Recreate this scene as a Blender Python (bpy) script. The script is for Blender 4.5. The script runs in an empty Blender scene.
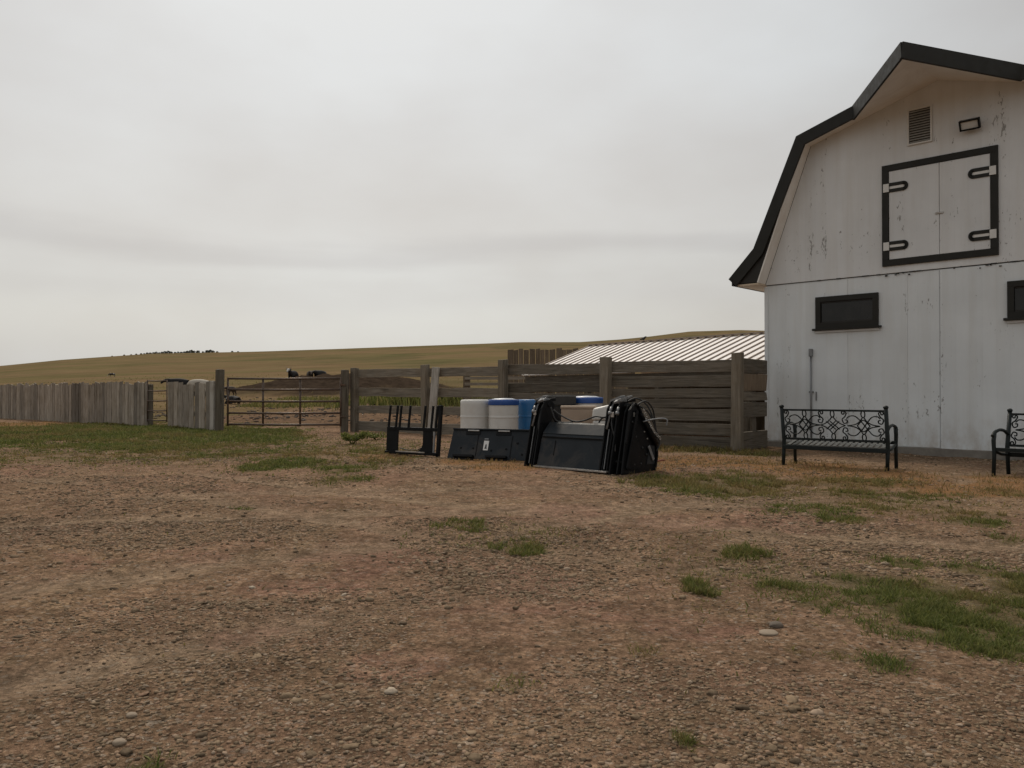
import bpy, bmesh, math, random
import numpy as np
from mathutils import Vector, Matrix

R = math.radians
scene = bpy.context.scene
COL = scene.collection
random.seed(7)
rng = np.random.default_rng(7)

# ------------------------------------------------------------------ camera
FPX, HORY, EYE = 790.0, 392.0, 1.10
cam_d = bpy.data.cameras.new('camera')
cam = bpy.data.objects.new('camera', cam_d)
COL.objects.link(cam)
cam.location = (0, 0, EYE)
cam.rotation_euler = (R(90) + math.atan((HORY - 384) / FPX), 0, 0)
cam_d.sensor_width = 36
cam_d.lens = FPX / 1024 * 36
cam_d.clip_start = 0.05
cam_d.clip_end = 5000
scene.camera = cam

# ------------------------------------------------------------------ sky, sun, exposure
SUN_EL, SUN_AZ = R(52), R(-16)          # azimuth from +Y (forward), negative = left
world = bpy.data.worlds.new('World')
scene.world = world
world.use_nodes = True
nt = world.node_tree
nt.nodes.clear()
def wn(t, **kw):
    n = nt.nodes.new(t)
    for k, v in kw.items():
        setattr(n, k, v)
    return n
sky = wn('ShaderNodeTexSky')
sky.sky_type = 'NISHITA'
sky.sun_disc = False
sky.sun_elevation = SUN_EL
sky.sun_rotation = SUN_AZ
sky.air_density = 1.4
sky.dust_density = 4.0
bg_sky = wn('ShaderNodeBackground')
bg_sky.inputs['Strength'].default_value = 0.08
nt.links.new(sky.outputs[0], bg_sky.inputs['Color'])
tc = wn('ShaderNodeTexCoord')
# soft overcast: slow blotches, long flat bands low over the horizon
mp1 = wn('ShaderNodeMapping'); mp1.inputs['Scale'].default_value = (1.3, 1.3, 2.6); mp1.inputs['Location'].default_value = (0.4, 1.9, 0.3)
n1 = wn('ShaderNodeTexNoise'); n1.inputs['Scale'].default_value = 1.5; n1.inputs['Detail'].default_value = 6; n1.inputs['Roughness'].default_value = 0.5
nt.links.new(tc.outputs['Generated'], mp1.inputs[0]); nt.links.new(mp1.outputs[0], n1.inputs['Vector'])
mp2 = wn('ShaderNodeMapping'); mp2.inputs['Scale'].default_value = (1.3, 1.3, 9.0); mp2.inputs['Location'].default_value = (2.1, 0.7, 0.0)
n2 = wn('ShaderNodeTexNoise'); n2.inputs['Scale'].default_value = 1.25; n2.inputs['Detail'].default_value = 5; n2.inputs['Roughness'].default_value = 0.5; n2.inputs['Distortion'].default_value = 0.3
nt.links.new(tc.outputs['Generated'], mp2.inputs[0]); nt.links.new(mp2.outputs[0], n2.inputs['Vector'])
sx = wn('ShaderNodeSeparateXYZ'); nt.links.new(tc.outputs['Generated'], sx.inputs[0])
r1 = wn('ShaderNodeValToRGB')
r1.color_ramp.elements[0].position = 0.33; r1.color_ramp.elements[0].color = (0.585, 0.568, 0.548, 1)
r1.color_ramp.elements[1].position = 0.66; r1.color_ramp.elements[1].color = (0.70, 0.71, 0.706, 1)
nt.links.new(n1.outputs['Fac'], r1.inputs[0])
# flat bands of thicker smoke low over the horizon
wz = wn('ShaderNodeMath', operation='MULTIPLY_ADD'); wz.inputs[1].default_value = 0.11; wz.inputs[2].default_value = -0.055
nt.links.new(n2.outputs['Fac'], wz.inputs[0])
az_ = wn('ShaderNodeMath', operation='ADD'); nt.links.new(wz.outputs[0], az_.inputs[0]); nt.links.new(sx.outputs['Z'], az_.inputs[1])
r2 = wn('ShaderNodeValToRGB'); r2.color_ramp.interpolation = 'EASE'
els = r2.color_ramp.elements
STOPS = ((0.0, (0.94, 0.93, 0.91)), (0.085, (0.975, 0.955, 0.92)), (0.125, (0.93, 0.91, 0.89)), (0.148, (0.97, 0.955, 0.935)), (0.172, (0.885, 0.862, 0.85)), (0.20, (0.99, 0.97, 0.95)), (0.40, (1.0, 1.0, 1.0)))
while len(els) < len(STOPS): els.new(0.5)
for e_, (p_, c_) in zip(els, STOPS):
    e_.position = p_; e_.color = c_ + (1,)
nt.links.new(az_.outputs[0], r2.inputs[0])
mul = wn('ShaderNodeMix', data_type='RGBA', blend_type='MULTIPLY')
mul.inputs[0].default_value = 1.0
nt.links.new(r1.outputs[0], mul.inputs[6]); nt.links.new(r2.outputs[0], mul.inputs[7])
# the thin place where the smoky sun stands
vd = wn('ShaderNodeVectorMath', operation='DOT_PRODUCT')
gl = Vector((-0.25, 0.92, 0.36)).normalized()
vd.inputs[1].default_value = gl
nt.links.new(tc.outputs['Generated'], vd.inputs[0])
gm = wn('ShaderNodeMapRange', interpolation_type='SMOOTHSTEP'); gm.inputs['From Min'].default_value = 0.66; gm.inputs['From Max'].default_value = 1.0
gm.inputs['To Min'].default_value = 0.85; gm.inputs['To Max'].default_value = 1.04
nt.links.new(vd.outputs['Value'], gm.inputs['Value'])
bg_cl = wn('ShaderNodeBackground')
nt.links.new(mul.outputs[2], bg_cl.inputs['Color'])
nt.links.new(gm.outputs[0], bg_cl.inputs['Strength'])
mixs = wn('ShaderNodeMixShader'); mixs.inputs[0].default_value = 0.88
nt.links.new(bg_sky.outputs[0], mixs.inputs[1]); nt.links.new(bg_cl.outputs[0], mixs.inputs[2])
outw = wn('ShaderNodeOutputWorld'); nt.links.new(mixs.outputs[0], outw.inputs[0])

sun_d = bpy.data.lights.new('sun', 'SUN')
sun_d.energy = 2.0
sun_d.angle = R(13)
sun_d.color = (1.0, 0.90, 0.77)
sun = bpy.data.objects.new('sun', sun_d)
COL.objects.link(sun)
sdir = Vector((math.sin(SUN_AZ) * math.cos(SUN_EL), math.cos(SUN_AZ) * math.cos(SUN_EL), math.sin(SUN_EL)))
sun.rotation_euler = sdir.to_track_quat('Z', 'Y').to_euler()

scene.view_settings.view_transform = 'Standard'
scene.view_settings.look = 'None'
scene.view_settings.gamma = 1
scene.view_settings.use_curve_mapping = False
scene.view_settings.exposure = 0.06
scene.cycles.max_bounces = 6

# ------------------------------------------------------------------ numpy noise
def _h(ix, iy, s):
    n = (ix.astype(np.int64) * 374761393 + iy.astype(np.int64) * 668265263 + s * 974634777) & 0x7fffffff
    n = ((n ^ (n >> 13)) * 1274126177) & 0x7fffffff
    return ((n ^ (n >> 16)) & 0xffff) / 65535.0
def vnoise(x, y, s=0):
    x = np.asarray(x, float); y = np.asarray(y, float)
    ix = np.floor(x); iy = np.floor(y); fx = x - ix; fy = y - iy
    fx = fx * fx * (3 - 2 * fx); fy = fy * fy * (3 - 2 * fy)
    a = _h(ix, iy, s); b = _h(ix + 1, iy, s); c = _h(ix, iy + 1, s); d = _h(ix + 1, iy + 1, s)
    return (a * (1 - fx) + b * fx) * (1 - fy) + (c * (1 - fx) + d * fx) * fy
def fbm(x, y, s=0, o=4):
    t = 0; a = 0.5; f = 1.0
    for i in range(o):
        t = t + a * vnoise(np.asarray(x) * f + 17.3 * i, np.asarray(y) * f - 9.1 * i, s + i); a *= 0.5; f *= 2.03
    return t / (1 - 0.5 ** o)
def sstep(a, b, x):
    t = np.clip((x - a) / (b - a), 0, 1)
    return t * t * (3 - 2 * t)

# ------------------------------------------------------------------ terrain height
PX = np.array([-900, -300, -60, 0, 60, 150, 250, 340, 480, 520, 580, 620, 650, 690, 740, 800, 1000, 1400, 2200])
PY = np.array([372, 371, 368.5, 366, 360, 353.5, 351.5, 348.5, 343.5, 341.8, 342, 339.5, 336.5, 331.5, 330, 331.5, 338, 350, 362.0])
RC = 600.0
AZK = np.arctan((PX - 512) / FPX)
def crest(az):
    e = np.interp(np.clip(az, AZK[0], AZK[-1]), AZK, PY)
    z = EYE + (HORY - e) / FPX * RC * np.maximum(np.cos(az), 0.35)
    w = sstep(1.15, 2.0, np.abs(az))
    return z * (1 - w) + 9.0 * w
def gz(x, y):
    x = np.asarray(x, float); y = np.asarray(y, float)
    r = np.hypot(x, y); az = np.arctan2(x, y)
    t = np.clip((r - 46) / (RC - 46), 0, None)
    up = np.minimum(t, 1.0) ** 1.12
    dn = np.clip(t - 1.0, 0, 1.5)
    h = crest(az) * (up - 1.0 * dn * 0.8)
    h = h + sstep(70, 220, r) * (1 - 0.75 * sstep(480, 600, r)) * (fbm(x / 95, y / 95, 5, 3) - 0.5) * 2.6
    # dung heap and weedy bank inside the corral
    hx = (x + 15.2) / 8.6; hy = (y - 72) / 7.0
    h = h + 1.35 * np.exp(-(hx * hx + hy * hy) ** 1.5) * (0.70 + 0.7 * fbm(x / 1.1, y / 1.1, 31, 4))
    bx = (x + 4.6) / 5.2; by = (y - 44) / 2.6
    h = h + 0.55 * np.exp(-(bx * bx + by * by) ** 2)
    near = 1 - sstep(18, 40, r)
    h = h + near * ((fbm(x / 1.7, y / 1.7, 11, 3) - 0.5) * 0.06 + (fbm(x / 0.33, y / 0.33, 12, 3) - 0.5) * 0.03)
    # wheel ruts sweeping across the yard
    h = h - near * 0.035 * track(x, y)
    h = h + (1 - near) * (1 - sstep(60, 120, r)) * (fbm(x / 1.1, y / 1.1, 14, 3) - 0.5) * 0.10
    return h
TRK = ((0.33, 7.5, .6, .35, 0.0), (0.33, 9.2, .6, .35, 0.0), (-0.55, 6.2, .5, .5, 1.0), (-0.55, 7.9, .5, .5, 1.0), (0.05, 12.3, .4, .25, 2.0), (0.05, 14.0, .4, .25, 2.0), (0.9, 4.6, .3, .6, .5), (0.9, 6.6, .3, .6, .5))
def track(x, y):
    m = np.zeros_like(x)
    for sl, c, a_, w_, p_ in TRK:
        q = y - sl * x - c + a_ * np.sin(x * w_ + p_) + (fbm(x * 1.5, y * 1.5, 33, 2) - .5) * .25
        m = np.maximum(m, np.exp(-(q / (.20 * math.hypot(1, sl))) ** 2) * sstep(.35, .55, fbm(x / 2.5, y / 2.5, 35 + int(c), 2)))
    return m * (1 - sstep(15, 22, y))
def g1(x, y):
    return float(gz(np.array([x]), np.array([y]))[0])
def G(px, py):
    D = FPX * EYE / (py - HORY)
    return (px - 512) / FPX * D, D

# patches of grass, found by where they grow in the yard: px, py, rx, ry, density, height, dryness
PATCH = [
 (40,432,95,9,1.0,.10,.25),(130,434,95,9,1.0,.10,.15),(205,438,70,8,1.0,.10,.15),(10,440,60,5,.9,.08,.25),(95,446,70,4,.8,.08,.2),
 (165,449,45,4,.8,.08,.2),(262,441,40,5,.7,.08,.3),(213,456,36,4,.6,.07,.3),(270,467,30,5,.9,.09,.2),(300,463,22,4,.7,.08,.3),(345,470,28,5,.7,.09,.35),
 (340,480,26,4,.5,.08,.4),(385,463,26,4,.35,.08,.7),(320,455,40,4,.35,.07,.6),(370,452,20,3,.6,.10,.3),(245,506,10,2,.6,.05,.3),
 (660,481,34,6,.9,.10,.3),(705,486,46,7,.8,.09,.4),(735,478,40,6,.6,.10,.5),(690,492,30,4,.5,.07,.4),(762,490,30,4,.4,.07,.5),
 (700,450,45,2.5,.9,.14,.45),(752,453,25,3,.8,.13,.45),
 (845,483,60,6,.6,.09,.6),(850,493,34,3.5,.7,.07,.3),(822,512,46,5,.5,.06,.3),(848,519,28,4,.8,.06,.2),(880,506,30,4,.8,.06,.2),(800,505,30,4,.4,.06,.4),
 (975,522,26,4.5,.8,.06,.2),(990,513,20,3,.5,.06,.3),(945,508,14,3,.5,.06,.3),(1005,537,9,4,.8,.07,.2),(920,493,30,4,.4,.07,.5),(1015,492,20,4,.5,.07,.4),
 (907,561,24,6,1.0,.06,.1),(852,574,22,6,.9,.06,.1),(972,569,22,6,.9,.06,.1),(1015,578,20,8,.9,.06,.1),(880,596,30,9,1.0,.06,.1),(925,612,45,13,1.0,.06,.12),
 (970,640,40,17,.95,.055,.15),(1005,606,32,14,.8,.06,.15),(950,590,40,8,.5,.05,.3),(890,628,30,8,.5,.05,.3),(812,606,22,6,.7,.05,.15),(884,664,20,8,.9,.06,.1),(845,655,26,6,.3,.05,.4),
 (1060,600,50,40,.8,.06,.15),(930,585,60,12,.9,.05,.2),(900,605,110,45,.35,.04,.35),(990,625,50,24,1.0,.05,.15),(740,575,90,40,.10,.03,.4),(860,500,120,14,.30,.04,.5),(300,455,120,14,.25,.05,.5),(120,455,140,10,.35,.05,.4),(500,535,70,16,.18,.03,.4),(935,612,60,16,1.0,.05,.12),(1000,650,35,12,.9,.05,.2),(148,766,14,7,.9,.045,.05),(515,684,26,7,.35,.035,.3),(642,652,12,8,.3,.04,.6),(790,650,8,6,.4,.05,.6),
]
DRYP = [(715,463,85,6),(800,467,70,7),(870,477,75,9),(960,488,80,9),(640,466,36,5),(500,468,45,3),(480,462,45,3),(10,425,60,3),(385,458,30,4),(1020,480,40,8)]
PINKP = [(330,585,60,14),(400,560,90,12),(470,610,60,14),(560,580,70,14),(210,555,60,9),(650,520,120,8),(760,520,90,7),(690,625,60,14),(30,470,60,8),(580,510,60,6),(250,630,50,12),(380,665,60,12),(90,560,60,8),(590,470,60,3)]
def ell(px, py, rx, ry):
    cx, cy = G(px, py)
    y0 = FPX * EYE / (py + ry - HORY); y1 = FPX * EYE / max(py - ry - HORY, 12)
    return cx, (y0 + y1) / 2, rx / FPX * cy, max((y1 - y0) / 2, 0.06)
def mask_of(x, y, lst, wobble=0.55, w=None):
    m = np.zeros_like(x)
    nz = (fbm(x * 2.2, y * 2.2, 21, 3) - 0.5) * 2 * wobble
    for p in lst:
        cx, cy, ax, ay = ell(*p[:4])
        d = np.hypot((x - cx) / ax, (y - cy) / ay) + nz
        v = (1 - sstep(0.6, 1.25, d)) * (p[4] if len(p) > 4 else 1)
        m = np.maximum(m, v)
    return m

# ------------------------------------------------------------------ material helpers
class NB:
    def __init__(s, name):
        s.m = bpy.data.materials.new(name); s.m.use_nodes = True
        s.t = s.m.node_tree; s.t.nodes.clear()
        s.o = s.t.nodes.new('ShaderNodeOutputMaterial'); s.b = s.t.nodes.new('ShaderNodeBsdfPrincipled')
        s.t.links.new(s.b.outputs[0], s.o.inputs[0])
        s.tc = None
    def n(s, t, **kw):
        x = s.t.nodes.new(t)
        for k, v in kw.items(): setattr(x, k, v)
        return x
    def l(s, a, b): s.t.links.new(a, b)
    def coords(s, scale=(1, 1, 1), off=None):
        if s.tc is None: s.tc = s.n('ShaderNodeTexCoord')
        m = s.n('ShaderNodeMapping'); m.inputs['Scale'].default_value = scale
        s.l(s.tc.outputs['Object'], m.inputs[0])
        if off is not None:
            c = s.n('ShaderNodeCombineXYZ'); mu = s.n('ShaderNodeMath', operation='MULTIPLY'); mu.inputs[1].default_value = 37.7
            s.l(off, mu.inputs[0])
            for i in range(3): s.l(mu.outputs[0], c.inputs[i])
            s.l(c.outputs[0], m.inputs['Location'])
        return m.outputs[0]
    def noise(s, vec, scale=1, detail=4, rough=0.55, dist=0):
        x = s.n('ShaderNodeTexNoise'); x.inputs['Scale'].default_value = scale; x.inputs['Detail'].default_value = detail
        x.inputs['Roughness'].default_value = rough; x.inputs['Distortion'].default_value = dist
        s.l(vec, x.inputs['Vector']); return x.outputs['Fac']
    def ramp(s, fac, stops, interp='LINEAR'):
        x = s.n('ShaderNodeValToRGB'); x.color_ramp.interpolation = interp
        e = x.color_ramp.elements
        while len(e) < len(stops): e.new(0.5)
        for i, (p, c) in enumerate(stops):
            e[i].position = p; e[i].color = (c if isinstance(c, tuple) else (c, c, c)) + (1,)
        s.l(fac, x.inputs[0]); return x.outputs[0]
    def mix(s, fac, a, b, bt='MIX'):
        x = s.n('ShaderNodeMix', data_type='RGBA', blend_type=bt)
        for v, i in ((fac, 0), (a, 6), (b, 7)):
            if isinstance(v, (int, float)): x.inputs[i].default_value = v
            elif isinstance(v, tuple): x.inputs[i].default_value = v + (1,)
            else: s.l(v, x.inputs[i])
        return x.outputs[2]
    def math(s, op, a, b=0.0):
        x = s.n('ShaderNodeMath', operation=op)
        for i, v in ((0, a), (1, b)):
            if isinstance(v, (int, float)): x.inputs[i].default_value = v
            else: s.l(v, x.inputs[i])
        return x.outputs[0]
    def attr(s, name):
        x = s.n('ShaderNodeAttribute'); x.attribute_name = name; return x
    def bump(s, h, dist=0.01, strength=0.6, prev=None):
        x = s.n('ShaderNodeBump'); x.inputs['Distance'].default_value = dist; x.inputs['Strength'].default_value = strength
        s.l(h, x.inputs['Height'])
        if prev is not None: s.l(prev, x.inputs['Normal'])
        return x.outputs[0]
    def done(s, col=None, rough=0.6, normal=None, metal=0.0, spec=None):
        for v, k in ((col, 'Base Color'), (rough, 'Roughness'), (metal, 'Metallic'), (spec, 'Specular IOR Level')):
            if v is None: continue
            if isinstance(v, (int, float)): s.b.inputs[k].default_value = v
            elif isinstance(v, tuple): s.b.inputs[k].default_value = v + (1,)
            else: s.l(v, s.b.inputs[k])
        if normal is not None: s.l(normal, s.b.inputs['Normal'])
        return s.m

def m_plain(name, c1, c2, scale=8, rough=0.6, bump=0.002, metal=0.0, dirt=None, dirt_amt=0.5, spec=None):
    b = NB(name)
    t = b.attr('tone').outputs['Fac']
    v = b.coords(off=t)
    n = b.noise(v, scale, 5, 0.6)
    c = b.mix(b.ramp(n, [(0.3, 0.0), (0.7, 1.0)]), c1, c2)
    if dirt:
        d = b.noise(v, scale * 0.45, 7, 0.7, 0.6)
        c = b.mix(b.math('MULTIPLY', b.ramp(d, [(0.48, 0.0), (0.72, 1.0)]), dirt_amt), c, dirt)
    nr = b.bump(b.noise(v, scale * 6, 4, 0.6), bump, 0.5)
    rr = b.ramp(b.noise(v, scale * 2, 4), [(0.3, max(rough - .12, .05)), (0.7, min(rough + .12, 1.0))])
    return b.done(c, rr, nr, metal, spec)

def m_wood(name, axis, dark, light, warm=None):
    b = NB(name)
    t = b.attr('tone').outputs['Fac']
    sc = {'z': (26, 26, 1.6), 'x': (1.6, 26, 26)}[axis]
    v = b.coords(sc, off=t)
    g = b.noise(v, 1.0, 6, 0.65, 0.6)
    c = b.mix(b.ramp(g, [(0.28, 0.0), (0.72, 1.0)]), dark, light)
    c = b.mix(b.ramp(b.noise(b.coords((3, 3, 3), off=t), 1, 4), [(0.45, 0.0), (0.75, 0.65)]), c, warm or (0.16, 0.125, 0.085))
    tone = b.ramp(t, [(0.0, 0.45), (1.0, 1.35)])
    c = b.mix(1.0, c, tone, 'MULTIPLY')
    # knots and dark checks
    k = b.noise(b.coords(tuple(x * 0.35 for x in sc), off=t), 1.0, 3, 0.5, 1.5)
    c = b.mix(b.ramp(k, [(0.66, 0.0), (0.74, 0.7)]), c, tuple(x * 0.4 for x in dark))
    nr = b.bump(g, 0.012, 0.8)
    return b.done(c, 0.88, nr, spec=0.2)

M = {}
M['wood_v'] = m_wood('weathered_planks', 'z', (0.13, 0.108, 0.083), (0.40, 0.35, 0.29))
M['wood_h'] = m_wood('weathered_boards', 'x', (0.088, 0.075, 0.058), (0.26, 0.226, 0.18))
M['wood_post'] = m_wood('weathered_posts', 'z', (0.105, 0.088, 0.066), (0.26, 0.225, 0.175))
M['wood_pale'] = m_wood('pale_plank', 'z', (0.24, 0.22, 0.19), (0.42, 0.39, 0.35))
M['wood_brown'] = m_wood('brown_planks', 'z', (0.10, 0.075, 0.05), (0.24, 0.18, 0.125))
M['gate_steel'] = m_plain('gate_steel', (0.06, 0.042, 0.031), (0.12, 0.082, 0.058), 9, 0.5, 0.001, 0.3, (0.14, 0.065, 0.03), 0.7)
M['trim'] = m_plain('dark_trim', (0.013, 0.0125, 0.010), (0.022, 0.021, 0.017), 5, 0.55, 0.001, spec=0.25)
M['roofing'] = m_plain('dark_roofing', (0.016, 0.0145, 0.0125), (0.028, 0.025, 0.021), 3, 0.55, 0.002, spec=0.3)
M['soffit'] = m_plain('painted_soffit', (0.78, 0.75, 0.70), (0.84, 0.82, 0.78), 2, 0.7, 0.001, 0, (0.45, 0.36, 0.26), 0.35)
M['soffit_tan'] = m_plain('tan_soffit', (0.50, 0.40, 0.29), (0.60, 0.49, 0.36), 3, 0.7)
M['concrete'] = m_plain('concrete', (0.15, 0.135, 0.115), (0.24, 0.22, 0.19), 6, 0.9, 0.004, 0, (0.10, 0.085, 0.07), 0.6)
M['black_steel'] = m_plain('black_steel', (0.005, 0.0055, 0.0062), (0.010, 0.0105, 0.0115), 6, 0.45, 0.001, 0, (0.04, 0.034, 0.028), 0.12, spec=0.12)
M['slate_steel'] = m_plain('slate_steel', (0.016, 0.020, 0.024), (0.025, 0.030, 0.035), 5, 0.5, 0.001, 0, (0.12, 0.10, 0.082), 0.45, spec=0.15)
M['worn_steel'] = m_plain('worn_steel', (0.30, 0.29, 0.27), (0.46, 0.44, 0.41), 20, 0.4, 0.001, 0.6, (0.2, 0.12, 0.08), 0.5)
M['chrome'] = m_plain('rod_steel', (0.45, 0.45, 0.45), (0.6, 0.6, 0.6), 9, 0.25, 0.0005, 0.9)
M['rubber'] = m_plain('rubber_hose', (0.012, 0.012, 0.012), (0.022, 0.022, 0.022), 15, 0.6)
M['white_plastic'] = m_plain('white_plastic', (0.54, 0.53, 0.50), (0.62, 0.61, 0.58), 2.5, 0.45, 0.001, 0, (0.42, 0.36, 0.28), 0.35)
M['blue_plastic'] = m_plain('blue_plastic', (0.012, 0.115, 0.30), (0.02, 0.15, 0.36), 3, 0.4, 0.001, 0, (0.12, 0.14, 0.17), 0.35)
M['blue_lid'] = m_plain('blue_lid', (0.010, 0.055, 0.23), (0.016, 0.075, 0.29), 5, 0.4, 0.001, 0, (0.15, 0.16, 0.22), 0.35)
M['lid_white'] = m_plain('lid_white', (0.52, 0.55, 0.60), (0.62, 0.64, 0.67), 5, 0.4, 0.001, 0, (0.25, 0.28, 0.4), 0.4)
M['black_plastic'] = m_plain('black_plastic', (0.012, 0.012, 0.012), (0.02, 0.02, 0.019), 5, 0.55, 0.001, 0, (0.07, 0.06, 0.05), 0.4)
M['tan_plastic'] = m_plain('tan_board', (0.31, 0.235, 0.175), (0.37, 0.285, 0.215), 3, 0.75, 0.001, 0, (0.22, 0.16, 0.11), 0.5)
M['bench_iron'] = m_plain('bench_iron', (0.007, 0.011, 0.011), (0.012, 0.017, 0.017), 10, 0.5, 0.001, spec=0.25)
M['slat_metal'] = m_plain('seat_slats', (0.06, 0.066, 0.064), (0.11, 0.115, 0.11), 10, 0.4, 0.001, 0.2)
M['sticker'] = m_plain('sticker', (0.62, 0.62, 0.60), (0.7, 0.7, 0.68), 6, 0.5)
M['ink'] = m_plain('ink', (0.015, 0.015, 0.015), (0.02, 0.02, 0.02), 6, 0.5)
M['conduit'] = m_plain('grey_conduit', (0.17, 0.175, 0.18), (0.24, 0.245, 0.25), 9, 0.45, 0.001, 0.4)
M['rust'] = m_plain('rust', (0.17, 0.05, 0.03), (0.24, 0.085, 0.045), 14, 0.8)
M['stone_pale'] = m_plain('pale_stone', (0.23, 0.175, 0.125), (0.30, 0.24, 0.175), 12, 0.9, 0.006)
M['stone_dark'] = m_plain('dark_stone', (0.085, 0.068, 0.052), (0.14, 0.112, 0.085), 12, 0.9, 0.006)
M['bark'] = m_plain('bark', (0.05, 0.04, 0.03), (0.085, 0.07, 0.05), 3, 0.9)
M['tree_leaf'] = m_plain('tree_leaf', (0.03, 0.035, 0.02), (0.055, 0.058, 0.032), 3, 0.8)
M['feather'] = m_plain('feather', (0.012, 0.012, 0.013), (0.02, 0.02, 0.022), 12, 0.6)

def m_paint(name, base, groove=0.0):
    # old white paint over vertical boards, flaking to grey wood in streaks
    b = NB(name)
    v = b.coords((1, 1, 1))
    c = b.mix(b.ramp(b.noise(v, 0.8, 5, 0.6), [(0.3, 0.0), (0.7, 1.0)]), tuple(x * 0.90 for x in base), tuple(x * 1.05 for x in base))
    c = b.mix(b.ramp(b.noise(b.coords((5, 5, 0.35)), 1, 5, 0.6), [(0.45, 0.0), (0.8, 0.5)]), c, (base[0] * .80, base[1] * .76, base[2] * .70))
    sp = b.n('ShaderNodeSeparateXYZ'); b.l(v, sp.inputs[0])
    bx = b.math('MULTIPLY', sp.outputs[0], 4.9)
    wno = b.n('ShaderNodeTexWhiteNoise', noise_dimensions='1D'); b.l(b.math('FLOOR', bx), wno.inputs['W'])
    c = b.mix(1.0, c, b.ramp(wno.outputs[0], [(0.0, 0.975), (1.0, 1.01)]), 'MULTIPLY')
    gr_ = b.ramp(b.math('FRACT', bx), [(0.0, 0.0), (0.02, 1.0), (0.98, 1.0), (1.0, 0.0)])
    c = b.mix(b.math('MULTIPLY', b.math('SUBTRACT', 1.0, gr_), 0.08), c, (0.25, 0.24, 0.22))
    low = b.n('ShaderNodeMapRange'); low.inputs['From Min'].default_value = 0.0; low.inputs['From Max'].default_value = 0.8; low.inputs['To Min'].default_value = 1.0; low.inputs['To Max'].default_value = 0.0
    b.l(sp.outputs[2], low.inputs['Value'])
    mud = b.math('MULTIPLY', low.outputs[0], b.ramp(b.noise(b.coords((6, 6, 3)), 1, 5, 0.65), [(0.40, 0.0), (0.7, 0.75)]))
    c = b.mix(mud, c, (0.34, 0.27, 0.20))
    big = b.ramp(b.noise(b.coords((0.9, 0.9, 0.55)), 1.2, 4, 0.6), [(0.44, 0.0), (0.66, 1.0)])
    fl = b.noise(b.coords((24, 24, 9)), 1, 6, 0.68, 0.5)
    col = b.noise(b.coords((7, 7, 0.25)), 1, 3, 0.5)
    f = b.math('ADD', fl, b.math('MULTIPLY', b.math('SUBTRACT', col, 0.5), 0.35))
    f = b.math('ADD', f, b.math('MULTIPLY', b.math('SUBTRACT', big, 0.5), 0.16))
    flakes = b.ramp(f, [(0.655, 0.0), (0.685, 0.75)])
    c = b.mix(flakes, c, (0.17, 0.16, 0.145))
    h = b.math('SUBTRACT', 1.0, flakes)
    nr = b.bump(h, 0.002, 0.7)
    nr = b.bump(b.noise(b.coords((40, 40, 3)), 1, 4), 0.003, 0.45, nr)
    nr = b.bump(gr_, 0.003, 0.4, nr)
    return b.done(c, 0.62, nr, spec=0.35)
M['paint'] = m_paint('flaking_white_paint', (0.67, 0.70, 0.71))
M['paint_up'] = m_paint('white_gable_paint', (0.66, 0.67, 0.67))
M['paint_door'] = m_paint('white_hatch_paint', (0.64, 0.65, 0.65))
M['white_metal'] = m_plain('white_painted_iron', (0.58, 0.57, 0.54), (0.66, 0.65, 0.62), 8, 0.5)
M['vent'] = m_plain('vent_louvre', (0.30, 0.29, 0.265), (0.38, 0.37, 0.34), 8, 0.6)
M['vent_dark'] = m_plain('vent_back', (0.05, 0.047, 0.04), (0.08, 0.075, 0.065), 8, 0.8)

def m_glass():
    b = NB('dark_window_glass')
    v = b.coords()
    c = b.ramp(b.noise(v, 5, 3), [(0.35, (0.004, 0.004, 0.004)), (0.7, (0.014, 0.013, 0.012))])
    return b.done(c, 0.10, None, 0.0, 0.35)
M['glass'] = m_glass()
M['lens'] = m_plain('lamp_lens', (0.42, 0.43, 0.42), (0.55, 0.55, 0.53), 5, 0.15)

def m_tin():
    b = NB('white_ribbed_tin')
    v = b.coords()
    t = b.attr('tone').outputs['Fac']
    c = b.mix(b.ramp(b.noise(v, 1.2, 5, 0.6), [(0.35, 0.0), (0.7, 1.0)]), (0.80, 0.765, 0.74), (0.88, 0.85, 0.83))
    c = b.mix(b.ramp(t, [(0.4, 0.0), (0.6, 1.0)]), c, (0.30, 0.235, 0.19))
    d = b.noise(b.coords((2, 6, 2)), 1, 6, 0.7)
    c = b.mix(b.ramp(d, [(0.6, 0.0), (0.8, 0.5)]), c, (0.36, 0.26, 0.19))
    return b.done(c, 0.45, None, 0.0, 0.5)
M['tin'] = m_tin()

def m_blade():
    b = NB('grass_blades')
    t = b.attr('tone').outputs['Fac']; d = b.attr('dry').outputs['Fac']
    g = b.ramp(t, [(0.0, (0.044, 0.064, 0.014)), (0.5, (0.112, 0.136, 0.031)), (1.0, (0.235, 0.24, 0.080))])
    y = b.ramp(t, [(0.0, (0.15, 0.10, 0.046)), (0.5, (0.25, 0.165, 0.072)), (1.0, (0.34, 0.245, 0.115))])
    c = b.mix(d, g, y)
    m = b.done(c, 0.7, None, spec=0.2)
    tr = b.n('ShaderNodeBsdfTranslucent'); b.l(c, tr.inputs['Color'])
    ms = b.n('ShaderNodeMixShader'); ms.inputs[0].default_value = 0.4
    b.l(b.b.outputs[0], ms.inputs[1]); b.l(tr.outputs[0], ms.inputs[2]); b.l(ms.outputs[0], b.o.inputs[0])
    return m
M['blade'] = m_blade()

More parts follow.
